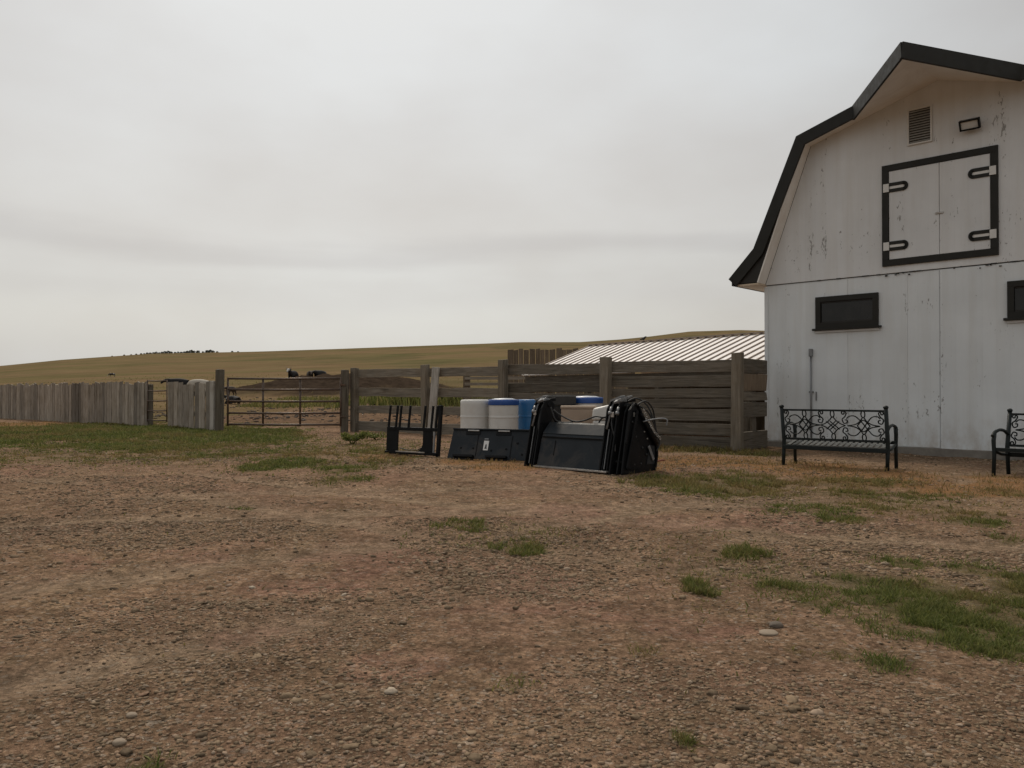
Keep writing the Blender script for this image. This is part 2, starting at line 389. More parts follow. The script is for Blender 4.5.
def m_pebble():
    b = NB('gravel_stones')
    t = b.attr('tone').outputs['Fac']
    c = b.ramp(t, [(0.0, (0.10, 0.074, 0.050)), (0.3, (0.20, 0.146, 0.094)), (0.6, (0.265, 0.193, 0.126)), (0.8, (0.275, 0.178, 0.120)), (0.93, (0.34, 0.27, 0.20)), (1.0, (0.41, 0.345, 0.265))])
    v = b.coords()
    c = b.mix(1.0, c, b.ramp(b.noise(v, 60, 4), [(0.3, 0.75), (0.7, 1.2)]), 'MULTIPLY')
    return b.done(c, 0.88, b.bump(b.noise(v, 120, 3), 0.003, 0.6), spec=0.08)
M['pebble'] = m_pebble()

def m_ground():
    b = NB('yard_and_prairie')
    v = b.coords()
    A = lambda n: b.attr(n).outputs['Fac']
    # packed gravelly dirt
    n1 = b.noise(v, 0.6, 6, 0.6); n2 = b.noise(v, 5.0, 6, 0.65); n3 = b.noise(v, 38, 5, 0.7)
    base = b.ramp(n1, [(0.32, (0.190, 0.130, 0.082)), (0.5, (0.270, 0.186, 0.118)), (0.68, (0.36, 0.247, 0.153))])
    base = b.mix(b.ramp(n2, [(0.35, 0.0), (0.7, 0.7)]), base, (0.235, 0.143, 0.093))
    base = b.mix(1.0, base, b.ramp(n3, [(0.25, 0.45), (0.5, 1.0), (0.75, 1.5)]), 'MULTIPLY')
    vo = b.n('ShaderNodeTexVoronoi'); vo.inputs['Scale'].default_value = 55; b.l(v, vo.inputs['Vector'])
    st = b.ramp(vo.outputs['Distance'], [(0.0, 1.25), (0.5, 0.9), (0.8, 0.6)])
    base = b.mix(0.8, base, st, 'MULTIPLY')
    vs = b.n('ShaderNodeSeparateColor'); b.l(vo.outputs['Color'], vs.inputs[0])
    base = b.mix(b.ramp(vs.outputs[0], [(0.86, 0.0), (0.95, 0.6)]), base, (0.33, 0.285, 0.23))
    wide = b.ramp(b.noise(b.coords((0.45, 0.30, 0.4)), 1, 6, 0.7, 0.8), [(0.43, 0.0), (0.65, 0.55)])
    base = b.mix(wide, base, b.mix(1.0, (0.28, 0.166, 0.118), b.ramp(n3, [(0.25, 0.5), (0.75, 1.4)]), 'MULTIPLY'))
    base = b.mix(b.math('MULTIPLY', A('track'), b.ramp(n2, [(0.3, 0.25), (0.65, 0.7)])), base, b.mix(1.0, (0.30, 0.225, 0.155), b.ramp(n3, [(0.25, 0.75), (0.75, 1.2)]), 'MULTIPLY'))
    pk = b.math('MULTIPLY', A('pink'), b.ramp(n2, [(0.3, 0.2), (0.65, 1.0)]))
    base = b.mix(b.math('MULTIPLY', pk, 0.45), base, b.mix(1.0, (0.30, 0.160, 0.122), b.ramp(n3, [(0.25, 0.55), (0.75, 1.35)]), 'MULTIPLY'))
    n4 = b.noise(v, 13, 7, 0.78)
    base = b.mix(1.0, base, b.ramp(n4, [(0.34, 0.55), (0.5, 1.0), (0.66, 1.5)]), 'MULTIPLY')
    n5 = b.noise(b.coords((1, 1, 1)), 2.6, 7, 0.75)
    base = b.mix(1.0, base, b.ramp(n5, [(0.34, 0.68), (0.5, 1.0), (0.66, 1.28)]), 'MULTIPLY')
    dry = b.mix(1.0, (0.29, 0.158, 0.072), b.ramp(n3, [(0.25, 0.45), (0.75, 1.4)]), 'MULTIPLY')
    base = b.mix(b.math('MULTIPLY', A('drygrass'), b.ramp(n2, [(0.3, 0.35), (0.6, 0.95)])), base, dry)
    gr = b.mix(b.ramp(n3, [(0.35, 0.0), (0.7, 1.0)]), (0.070, 0.066, 0.030), (0.135, 0.120, 0.055))
    base = b.mix(b.math('MULTIPLY', A('green'), b.ramp(n2, [(0.3, 0.4), (0.6, 0.9)])), base, gr)
    # corral dirt
    cor = b.mix(b.ramp(n2, [(0.35, 0.0), (0.65, 1.0)]), (0.155, 0.098, 0.063), (0.22, 0.145, 0.093))
    cor = b.mix(b.ramp(b.noise(v, 2.2, 6, 0.7), [(0.48, 0.0), (0.62, 0.85)]), cor, (0.065, 0.048, 0.034))
    base = b.mix(A('corral'), base, cor)
    # prairie
    f1 = b.noise(b.coords((0.012, 0.03, 0.02)), 1, 5, 0.6, 0.4); f2 = b.noise(b.coords((0.06, 0.16, 0.1)), 1, 8, 0.75)
    fld = b.ramp(f1, [(0.3, (0.130, 0.110, 0.052)), (0.45, (0.152, 0.118, 0.060)), (0.55, (0.180, 0.124, 0.070)), (0.7, (0.114, 0.107, 0.050))])
    f3 = b.noise(b.coords((0.02, 0.012, 0.02)), 1, 4, 0.6, 1.0)
    fld = b.mix(b.ramp(f3, [(0.5, 0.0), (0.62, 0.55)]), fld, (0.092, 0.088, 0.042))
    fld = b.mix(1.0, fld, b.ramp(f2, [(0.3, 0.72), (0.7, 1.25)]), 'MULTIPLY')
    base = b.mix(A('field'), base, fld)
    heap = b.mix(b.ramp(b.noise(v, 1.6, 6, 0.7), [(0.3, 0.0), (0.7, 1.0)]), (0.026, 0.019, 0.014), (0.070, 0.050, 0.036))
    base = b.mix(A('heap'), base, heap)
    nr = b.bump(vo.outputs['Distance'], 0.012, 0.7)
    nr = b.bump(n3, 0.03, 0.7, nr)
    nr = b.bump(n4, 0.05, 0.7, nr)
    nr = b.bump(n2, 0.06, 0.5, nr)
    return b.done(base, 1.0, nr, spec=0.0)
M['ground'] = m_ground()

# ------------------------------------------------------------------ mesh helpers
class MB:
    def __init__(s): s.v = []; s.f = []; s.t = []; s.sm = []
    def add(s, vs, fs, tone=0.5, smooth=False):
        o = len(s.v)
        s.v += [tuple(p) for p in vs]; s.t += [tone] * len(vs)
        s.f += [tuple(i + o for i in f) for f in fs]; s.sm += [smooth] * len(fs)
    def box(s, c, d, rot=None, tone=0.5, jit=0.0):
        vs = []
        for z in (-.5, .5):
            for x, y in ((-.5, -.5), (.5, -.5), (.5, .5), (-.5, .5)):
                p = Vector((x * d[0] + random.uniform(-jit, jit), y * d[1] + random.uniform(-jit, jit), z * d[2] + random.uniform(-jit, jit)))
                if rot is not None: p = rot @ p
                vs.append(p + Vector(c))
        s.add(vs, [(3, 2, 1, 0), (4, 5, 6, 7), (0, 1, 5, 4), (1, 2, 6, 5), (2, 3, 7, 6), (3, 0, 4, 7)], tone)
    def hexa(s, a, b, tone=0.5):      # two quads (bottom loop a, top loop b)
        s.add(list(a) + list(b), [(3, 2, 1, 0), (4, 5, 6, 7), (0, 1, 5, 4), (1, 2, 6, 5), (2, 3, 7, 6), (3, 0, 4, 7)], tone)
    def beam(s, p, q, w, h, up=(0, 0, 1), tone=0.5):
        p = Vector(p); q = Vector(q); d = (q - p).normalized(); u = Vector(up)
        x = d.cross(u)
        x = x.normalized() if x.length > 1e-4 else Vector((1, 0, 0))
        u = x.cross(d)
        a = [p - x * w / 2 - u * h / 2, p + x * w / 2 - u * h / 2, p + x * w / 2 + u * h / 2, p - x * w / 2 + u * h / 2]
        b = [i + (q - p) for i in a]
        s.hexa(a, b, tone)
    def prism(s, poly, axis, a, b, tone=0.5):    # poly of 2D points extruded along an axis from a to b
        def P(u, v, w): return {'x': (w, u, v), 'y': (u, w, v), 'z': (u, v, w)}[axis]
        n = len(poly)
        vs = [P(u, v, a) for u, v in poly] + [P(u, v, b) for u, v in poly]
        fs = [tuple(range(n))[::-1], tuple(range(n, 2 * n))] + [(i, (i + 1) % n, (i + 1) % n + n, i + n) for i in range(n)]
        s.add(vs, fs, tone)
    def tube(s, pts, r, n=6, tone=0.5, closed=False):
        pts = [Vector(p) for p in pts]; m = len(pts)
        rs = r if isinstance(r, (list, tuple)) else [r] * m
        vs = []; up = None
        for i, p in enumerate(pts):
            a = pts[i - 1] if (i > 0 or closed) else p
            b = pts[(i + 1) % m] if (i < m - 1 or closed) else p
            d = (b - a).normalized()
            if up is None:
                up = Vector((0, 0, 1)) if abs(d.z) < 0.9 else Vector((1, 0, 0))
            x = d.cross(up)
            if x.length < 1e-4: x = d.orthogonal()
            x.normalize(); up = x.cross(d).normalized()
            for k in range(n):
                t = 2 * math.pi * k / n
                vs.append(p + (x * math.cos(t) + up * math.sin(t)) * rs[i])
        fs = []
        for i in range(m if closed else m - 1):
            j = (i + 1) % m
            for k in range(n):
                l = (k + 1) % n
                fs.append((i * n + k, i * n + l, j * n + l, j * n + k))
        s.add(vs, fs, tone, True)
        if not closed:
            o = len(s.v) - m * n
            s.f.append(tuple(o + k for k in range(n))[::-1]); s.f.append(tuple(o + (m - 1) * n + k for k in range(n))); s.sm += [False, False]
    def lathe(s, prof, n=32, c=(0, 0, 0), tone=0.5):
        vs = []; fs = []
        for r, z in prof:
            for k in range(n):
                t = 2 * math.pi * k / n
                vs.append((c[0] + r * math.cos(t), c[1] + r * math.sin(t), c[2] + z))
        for i in range(len(prof) - 1):
            for k in range(n):
                l = (k + 1) % n
                fs.append((i * n + k, i * n + l, (i + 1) * n + l, (i + 1) * n + k))
        s.add(vs, fs, tone, True)
        o = len(s.v) - len(vs)
        s.f.append(tuple(o + k for k in range(n))[::-1]); s.f.append(tuple(o + (len(prof) - 1) * n + k for k in range(n))); s.sm += [False, False]
    def build(s, name, mat, parent=None, bevel=0.0, seg=2):
        me = bpy.data.meshes.new(name)
        me.from_pydata(s.v, [], s.f)
        me.polygons.foreach_set('use_smooth', s.sm)
        a = me.attributes.new('tone', 'FLOAT', 'POINT'); a.data.foreach_set('value', s.t)
        bm = bmesh.new(); bm.from_mesh(me); bmesh.ops.recalc_face_normals(bm, faces=bm.faces); bm.to_mesh(me); bm.free()
        me.materials.append(mat); me.update()
        o = bpy.data.objects.new(name, me); COL.objects.link(o)
        if parent: o.parent = parent
        if bevel > 0:
            m = o.modifiers.new('bevel', 'BEVEL'); m.width = bevel; m.segments = seg; m.limit_method = 'ANGLE'; m.angle_limit = R(40)
        return o

def tag(o, label=None, cat=None, group=None, kind=None):
    if label: o['label'] = label
    if cat: o['category'] = cat
    if group: o['group'] = group
    if kind: o['kind'] = kind
    return o
def thing(name, label, cat, loc=(0, 0, 0), rz=0.0, group=None):
    o = bpy.data.objects.new(name, None); COL.objects.link(o)
    o.empty_display_size = 0.2
    o.location = loc; o.rotation_euler = (0, 0, rz)
    return tag(o, label, cat, group)
def np_mesh(name, verts, faces_flat, loop_tot, mat, attrs, smooth=False):
    me = bpy.data.meshes.new(name)
    nv = len(verts); nf = len(loop_tot)
    me.vertices.add(nv); me.vertices.foreach_set('co', np.ascontiguousarray(verts, dtype=np.float32).ravel())
    me.loops.add(len(faces_flat)); me.loops.foreach_set('vertex_index', np.ascontiguousarray(faces_flat, dtype=np.int32))
    me.polygons.add(nf)
    ls = np.concatenate([[0], np.cumsum(loop_tot)[:-1]]).astype(np.int32)
    me.polygons.foreach_set('loop_start', ls); me.polygons.foreach_set('loop_total', np.asarray(loop_tot, dtype=np.int32))
    if smooth: me.polygons.foreach_set('use_smooth', np.ones(nf, dtype=bool))
    for k, v in attrs.items():
        a = me.attributes.new(k, 'FLOAT', 'POINT'); a.data.foreach_set('value', np.ascontiguousarray(v, dtype=np.float32))
    me.materials.append(mat); me.update(); me.validate()
    o = bpy.data.objects.new(name, me); COL.objects.link(o)
    return o

# ------------------------------------------------------------------ ground: one sheet to beyond the hills
fine = np.linspace(R(-62), R(62), 420)
coarse = np.linspace(R(62), R(298), 130)[1:-1]
ang = np.concatenate([fine, coarse]); na = len(ang)
rad = 0.35 * (1400 / 0.35) ** np.linspace(0, 1, 430); nr_ = len(rad)
AA, RR = np.meshgrid(ang, rad)
gx = (RR * np.sin(AA)).ravel(); gy = (RR * np.cos(AA)).ravel()
gzv = gz(gx, gy)
verts = np.stack([gx, gy, gzv], 1)
verts = np.vstack([verts, [[0, 0, g1(0, 0)]]])
i0 = np.arange(nr_ - 1)[:, None] * na + np.arange(na)[None, :]
i1 = np.arange(nr_ - 1)[:, None] * na + (np.arange(na)[None, :] + 1) % na
quads = np.stack([i0, i0 + na, i1 + na, i1], -1).reshape(-1, 4)
tri = np.stack([np.full(na, len(verts) - 1), np.arange(na), (np.arange(na) + 1) % na], 1)
ff = np.concatenate([quads.ravel(), tri.ravel()]); lt = np.concatenate([np.full(len(quads), 4), np.full(na, 3)])
VX, VY = verts[:, 0], verts[:, 1]
# beyond the fence line: corral dirt, then prairie
A0 = np.array([4.27, 14.8]); FD = np.array([-0.755, 0.655]); FN = np.array([0.655, 0.755])
dist_f = (VX - A0[0]) * FN[0] + (VY - A0[1]) * FN[1]
wob = (fbm(VX / 3, VY / 3, 40, 3) - 0.5) * 4
at_corral = sstep(-0.3, 1.2, dist_f + wob * 0.2) * (1 - sstep(38, 52, np.hypot(VX, VY) + wob * 2)) * (VX > -60)
beyond_pl = (VX + 11.75) * 0.614 + (VY - 25.5) * 0.789
at_field = np.clip(np.maximum(sstep(40, 56, np.hypot(VX, VY) + wob * 2), sstep(0.3, 2.0, beyond_pl + wob * .3) * (VX < -13)), 0, 1)
at_field = np.where(VY < -2, sstep(25, 45, np.hypot(VX, VY)), at_field)
hx = (VX + 15.2) / 8.6; hy = (VY - 72) / 7.0
at_heap = (1 - sstep(1.0, 1.7, np.hypot(hx, hy) + (fbm(VX / 1.5, VY / 1.5, 52, 3) - .5) * .8))
grd = np_mesh('ground', verts, ff, lt, M['ground'], {
    'pink': mask_of(VX, VY, PINKP, 1.6), 'drygrass': mask_of(VX, VY, DRYP, 0.5), 'green': mask_of(VX, VY, PATCH, 0.5),
    'track': track(VX, VY), 'corral': at_corral, 'field': at_field, 'heap': at_heap}, True)
tag(grd, kind='structure')

# ------------------------------------------------------------------ barn
BX, BY = 5.2, 16.1
BROT = math.atan2(-0.688, 0.725)
W, DEP = 6.42, 9.0
C_ = W / 2
barn = thing('barn', 'white barn with a dark gambrel roof, flaking paint and a black framed hay hatch', 'barn', (BX, BY, 0), BROT)
BELT = 3.26
KNS, KNZ, RGZ, FLZ, EVZ, EVS = 0.94, 5.90, 6.58, 3.88, 3.29, -0.50   # roof underside profile
# lower walls
mb = MB()
mb.prism([(0, 0.10), (W, 0.10), (W, BELT), (0, BELT)], 'y', 0.0, 0.12)
mb.prism([(0, 0.10), (W, 0.10), (W, BELT), (0, BELT)], 'y', DEP - 0.12, DEP)
mb.box((0.06, DEP / 2, (BELT + .1) / 2), (0.12, DEP - 0.246, BELT - .1)); mb.box((W - 0.06, DEP / 2, (BELT + .1) / 2), (0.12, DEP - 0.246, BELT - .1))
# shallow vertical board joints as raised laps
lower = mb.build('wall', M['paint'], barn)
mb = MB()
for x0, x1, z0, th in ((0.003, 1.62, .125, .010), (1.622, 2.68, .122, .0095), (2.682, 3.208, .118, .010), (3.222, 4.95, .05, .022), (4.956, 6.415, .12, .010)):
    mb.box(((x0 + x1) / 2, -th / 2 - 0.002, (z0 + BELT - 0.012) / 2), (x1 - x0, th, BELT - 0.012 - z0))
mb.build('siding_panel', M['paint'], barn, 0.003)
gp = [(0.0, BELT + .012), (W, BELT + .012), (W, BELT + .05), (W - KNS, KNZ + .022), (C_, RGZ + .022), (KNS, KNZ + .022), (0.0, BELT + .05)]
for ya, yb in ((-.035, .10), (DEP - .1, DEP)):
    mb = MB(); mb.prism(gp, 'y', ya, yb); mb.build('gable', M['paint_up'], barn, 0.004)
mb = MB(); mb.box((W / 2, -0.008, BELT + .006), (W - .01, 0.010, 0.006)); mb.build('belt_joint', M['trim'], barn)
mb = MB()
mb.box((W / 2, 0.04, 0.03), (W + .10, 0.26, 0.16)); mb.box((.04, DEP / 2, .03), (0.2, DEP - .3, .16)); mb.box((W - .04, DEP / 2, .03), (0.2, DEP - .3, .16))
mb.build('footing', M['concrete'], barn, 0.01)
# corner board
mb = MB(); mb.box((0.0, -0.016, 1.70), (0.07, 0.05, 3.08)); mb.build('corner_board', M['paint'], barn, 0.005)

OH = -0.42        # barge overhang in front of the wall
prof = [(EVS, EVZ), (0.07, FLZ), (KNS, KNZ), (C_, RGZ), (W - KNS, KNZ), (W - .07, FLZ), (W - EVS, EVZ)]
def offs(p, d):    # offset profile outward by d
    out = []
    for i, q in enumerate(p):
        ns = []
        for a, b in ((i - 1, i), (i, i + 1)):
            if a >= 0 and b < len(p):
                e = Vector((p[b][0] - p[a][0], p[b][1] - p[a][1])).normalized(); ns.append(Vector((-e.y, e.x)))
        n = sum(ns, Vector((0, 0))).normalized()
        k = d / max(n.dot(ns[0]), 0.4)
        out.append((q[0] + n.x * k, q[1] + n.y * k))
    return out
top = offs(prof, 0.16); mid = offs(prof, 0.04)
def strip(mb, lo, hi, y0, y1, segs, tone=0.5):
    for i in segs:
        a = [(lo[i][0], y0, lo[i][1]), (lo[i + 1][0], y0, lo[i + 1][1]), (lo[i + 1][0], y1, lo[i + 1][1]), (lo[i][0], y1, lo[i][1])]
        b = [(hi[i][0], y0, hi[i][1]), (hi[i + 1][0], y0, hi[i + 1][1]), (hi[i + 1][0], y1, hi[i + 1][1]), (hi[i][0], y1, hi[i][1])]
        mb.hexa(a, b, tone)
mb = MB(); strip(mb, mid, top, OH + .05, DEP + .3, range(6))
roof = mb.build('roof', M['roofing'], barn)
# painted soffit boards below the overhang
sp_ = [(0.0, BELT + .03), (KNS, KNZ), (C_, RGZ), (W - KNS, KNZ), (W, BELT + .03)]
mb = MB(); strip(mb, offs(sp_, 0.012), offs(sp_, 0.036), OH + .05, -0.038, range(4)); mb.build('soffit', M['soffit'], barn)
# barge boards at the front edge (all but the hood), set proud
barge_lo = offs(prof, -0.045); barge_hi = offs(prof, 0.185)
HS = 1.89                                            # hood starts here along the wall
def interp(p, i, s):
    t = (s - p[i][0]) / (p[i + 1][0] - p[i][0]); return (s, p[i][1] + t * (p[i + 1][1] - p[i][1]))
for side in (0, 1):
    lo_, hi_ = barge_lo, barge_hi
    mb = MB()
    strip(mb, lo_, hi_, OH, OH + .048, (0, 1) if side == 0 else (4, 5))
    a, b = (lo_[2], interp(lo_, 2, HS)) if side == 0 else (interp(lo_, 3, W - HS), lo_[4])
    c, d = (hi_[2], interp(hi_, 2, HS)) if side == 0 else (interp(hi_, 3, W - HS), hi_[4])
    mb.hexa([(a[0], OH, a[1]), (b[0], OH, b[1]), (b[0], OH + .048, b[1]), (a[0], OH + .048, a[1])], [(c[0], OH, c[1]), (d[0], OH, d[1]), (d[0], OH + .048, d[1]), (c[0], OH + .048, c[1])])
    mb.build('barge_board', M['trim'], barn, 0.004)
# flared eave: dark gusset and tan soffit
for sgn, nm in ((0, 'l'), (1, 'r')):
    fx = (lambda x: x) if sgn == 0 else (lambda x: W - x)
    mb = MB(); mb.prism([(fx(EVS + .08), EVZ + .02), (fx(-.03), EVZ + .02), (fx(KNS - .08), KNZ - .14), (fx(0.06), FLZ + .0)], 'y', OH + .055, OH + .085)
    mb.build('eave_gusset', M['roofing'], barn)
    mb = MB(); mb.box((fx((EVS + .02) / 2 + .0), (OH + .06 + DEP) / 2, EVZ - .012), (abs(EVS) - .04, DEP - OH - .06, 0.03)); mb.build('eave_soffit', M['soffit_tan'], barn)
    mb = MB(); mb.box((fx(EVS - .045), (OH + DEP) / 2, EVZ + .045), (0.03, DEP - OH, 0.13)); mb.build('eave_fascia', M['trim'], barn, .004)
# hay hood: the ridge runs out to a point over the hatch
HOV = -1.93
def hood_surf(z_off):
    L = interp(prof, 2, HS); Rr = interp(prof, 3, W - HS)
    return [(L[0], OH + .05, L[1] + z_off), (C_, HOV, 6.455 + z_off), (Rr[0], OH + .05, Rr[1] + z_off), (C_, OH + .05, RGZ + z_off)]
def hood_mesh(zl, zh, mb):
    a = hood_surf(zl); b = hood_surf(zh)
    mb.add(a + b, [(0, 1, 3), (1, 2, 3), (4, 7, 5), (5, 7, 6), (0, 4, 5, 1), (1, 5, 6, 2), (2, 6, 7, 3), (3, 7, 4, 0)])
mb = MB(); hood_mesh(0.045, 0.165, mb); mb.build('hood_roof', M['roofing'], barn)
mb = MB(); hood_mesh(0.010, 0.040, mb); mb.build('hood_soffit', M['soffit'], barn)
mb = MB()
hl = hood_surf(0)
for e in (hl[0], hl[2]):
    p = Vector((e[0], e[1], e[2] + .06)); q = Vector((C_, HOV, 6.455 + .06))
    o = (q - p).normalized().cross(Vector((0, 0, 1))).normalized() * 0.02
    if o.y > 0: o = -o
    mb.beam(p + o, q + o + (q - p).normalized() * .035, 0.04, 0.27)
mb.build('hood_fascia', M['trim'], barn, 0.004)
mb = MB(); strip(mb, offs(prof, .162), offs(prof, .178), OH + .05, DEP + .3, ()); 
for i in range(1, 5):    # standing seams on the roof planes
    a, b = top[i], top[i + 1]
    for k in range(int((DEP + .4) / 0.45)):
        y = OH + .2 + k * .45
        mb.beam((a[0], y, a[1] + .01), (b[0], y, b[1] + .01), 0.03, 0.03, (0, 0, 1) if abs(b[0] - a[0]) > .5 else (1, 0, 0))
mb.build('roof_seam', M['roofing'], barn)

# hay hatch
H0, H1, HZ0, HZ1 = 2.27, 4.13, 3.40, 5.25
yf = -0.037
hatch = bpy.data.objects.new('hay_hatch', None); COL.objects.link(hatch); hatch.parent = barn; hatch['label'] = 'white double hatch in a black frame with strap hinges'
mb = MB(); fw = 0.115
mb.box(((H0 + H1) / 2, yf - .018, HZ1 - fw / 2), (H1 - H0, .036, fw)); mb.box(((H0 + H1) / 2, yf - .018, HZ0 + fw / 2), (H1 - H0, .036, fw))
mb.box((H0 + fw / 2, yf - .018, (HZ0 + HZ1) / 2), (fw, .036, HZ1 - HZ0 - 2 * fw)); mb.box((H1 - fw / 2, yf - .018, (HZ0 + HZ1) / 2), (fw, .036, HZ1 - HZ0 - 2 * fw))
mb.build('frame', M['trim'], hatch, .003)
hm = H0 + (H1 - H0) * .515
for a, b, sg in ((H0 + fw + .006, hm - .005, 1), (hm + .005, H1 - fw - .006, -1)):
    mb = MB(); mb.box(((a + b) / 2, yf - .010, (HZ0 + HZ1) / 2), (b - a, .020, HZ1 - HZ0 - 2 * fw - .012))
    mb.build('hatch_door', M['paint_door'], hatch, .003)
    for hz in (HZ0 + .36, HZ1 - .42):
        xb = a if sg == 1 else b
        mb = MB()
        L, r = 0.25, 0.056
        pts = [(xb + sg * .0, yf - .030, hz + r)] + [(xb + sg * (L + r * .9 * math.sin(t)), yf - .030, hz + r * math.cos(t)) for t in np.linspace(0, math.pi, 11)] + [(xb, yf - .030, hz - r)]
        for p, q in zip(pts[:-1], pts[1:]):
            d = (Vector(q) - Vector(p)).normalized() * .006
            mb.beam(Vector(p) - d, Vector(q) + d, .018, .058, Vector((0, 1, 0)).cross(d).normalized())
        hg = mb.build('strap_hinge', M['trim'], hatch)
        mb = MB(); mb.box((xb - sg * .045, yf - .044, hz), (.10, .014, .15)); mb.box((xb + sg * .13, yf - .026, hz), (.24, .008, .05))
        mb.build('hinge_plate', M['white_metal'], hg, .003)
mb = MB(); mb.box((hm, yf - .030, (HZ0 + HZ1) / 2 - .08), (.13, .018, .03)); mb.build('latch', M['worn_steel'], hatch, .003)
# peeled splinters and grime bits along the belt
for i in range(22):
    x = random.uniform(2.3, 4.2) if i < 13 else random.uniform(.5, 6.0); w = random.uniform(.015, .06) if i < 13 else random.uniform(.05, .16)
    mb = MB(); mb.box((x, -.0405, BELT + .008 - (random.uniform(.0, .06) if i < 13 else 0)), (w, .006, random.uniform(.008, .03) if i < 13 else .012), tone=random.random())
    mb.build('paint_chip', M['trim'], barn)
def barn_window(x0, x1, z0, z1, y):
    w = bpy.data.objects.new('window', None); COL.objects.link(w); w.parent = barn
    mb = MB(); f = .10
    mb.box(((x0 + x1) / 2, y - .025, z1 - f / 2), (x1 - x0, .05, f)); mb.box(((x0 + x1) / 2, y - .025, z0 + f / 2), (x1 - x0, .05, f))
    mb.box((x0 + f / 2, y - .025, (z0 + z1) / 2), (f, .05, z1 - z0 - 2 * f)); mb.box((x1 - f / 2, y - .025, (z0 + z1) / 2), (f, .05, z1 - z0 - 2 * f))
    mb.build('frame', M['trim'], w, .004)
    mb = MB(); mb.box(((x0 + x1) / 2, y - .006, (z0 + z1) / 2), (x1 - x0 - 2 * f, .008, z1 - z0 - 2 * f)); mb.build('pane', M['glass'], w)
    mb = MB()
    s = f + .012; t = .028
    mb.box(((x0 + x1) / 2, y - .016, z1 - s - t / 2 + .012), (x1 - x0 - 2 * f, .014, t)); mb.box(((x0 + x1) / 2, y - .016, z0 + s + t / 2 - .012), (x1 - x0 - 2 * f, .014, t))
    mb.build('sash', M['roofing'], w, .002)
    mb = MB(); mb.box(((x0 + x1) / 2, y - .045, z0 - .022), (x1 - x0 + .10, .09, .04)); mb.build('sill', M['trim'], w, .003)
    mb = MB(); mb.box(((x0 + x1) / 2, y - .02, z0 - .065), (x1 - x0 + .02, .03, .04)); mb.build('sill_apron', M['paint_up'], w, .003)
barn_window(1.02, 2.19, 2.33, 2.94, -.014)
barn_window(4.25, 5.42, 2.33, 2.94, -.027)
# louvre vent
vt = bpy.data.objects.new('vent', None); COL.objects.link(vt); vt.parent = barn
vx0, vx1, vz0, vz1 = 2.71, 3.12, 5.53, 6.18
mb = MB(); mb.box(((vx0 + vx1) / 2, yf - .004, (vz0 + vz1) / 2), (vx1 - vx0 - .04, .006, vz1 - vz0 - .04)); mb.build('vent_back', M['vent_dark'], vt)
mb = MB(); t = .028
mb.box(((vx0 + vx1) / 2, yf - .02, vz0 + t / 2), (vx1 - vx0, .04, t)); mb.box(((vx0 + vx1) / 2, yf - .02, vz1 - t / 2), (vx1 - vx0, .04, t))
mb.box((vx0 + t / 2, yf - .02, (vz0 + vz1) / 2), (t, .04, vz1 - vz0 - 2 * t)); mb.box((vx1 - t / 2, yf - .02, (vz0 + vz1) / 2), (t, .04, vz1 - vz0 - 2 * t))
mb.build('vent_frame', M['white_metal'], vt, .003)
mb = MB()
for k in range(13):
    mb.box(((vx0 + vx1) / 2, yf - .020, vz0 + .05 + k * .0455), (vx1 - vx0 - .06, .034, .006), Matrix.Rotation(R(42), 3, 'X'))
mb.build('louvre', M['vent'], vt)
# flood lamp
fl = bpy.data.objects.new('flood_lamp', None); COL.objects.link(fl); fl.parent = barn
rm = Matrix.Rotation(R(28), 3, 'X')
cx, cz = 3.74, 5.65
mb = MB(); mb.box((cx, yf - .03, cz - .02), (.07, .06, .07)); mb.beam((cx, yf - .05, cz), (cx, yf - .10, cz + .0), .04, .05); mb.build('bracket', M['trim'], fl)
mb = MB()
for dx, dz, w, h in ((0, .075, .31, .024), (0, -.075, .31, .024), (-.142, 0, .026, .126), (.142, 0, .026, .126)):
    mb.box(Vector((cx, yf - .15, cz)) + rm @ Vector((dx, 0, dz)), (w, .09, h), rm)
mb.box(Vector((cx, yf - .15, cz)) + rm @ Vector((0, .038, 0)), (.27, .02, .14), rm)
mb.build('housing', M['black_steel'], fl, .004)
mb = MB(); mb.box(Vector((cx, yf - .15, cz)) + rm @ Vector((0, -.02, 0)), (.256, .006, .124), rm); mb.build('lens', M['lens'], fl)
# conduit with a cap
cd = bpy.data.objects.new('conduit', None); COL.objects.link(cd); cd.parent = barn
mb = MB(); mb.tube([(0.93, -.05, .05), (0.925, -.05, 1.80)], .017, 10); mb.build('pipe', M['conduit'], cd)
mb = MB(); mb.box((0.925, -.05, 1.87), (.065, .07, .15)); mb.build('cap_box', M['conduit'], cd, .01)
for z_ in (1.1, .45):
    mb = MB(); mb.box((0.928, -.03, z_), (.09, .03, .03)); mb.build('clip', M['conduit'], cd)
mb = MB(); mb.box((1.02, -.025, 1.02), (.02, .02, .17)); mb.build('bracket', M['conduit'], cd)

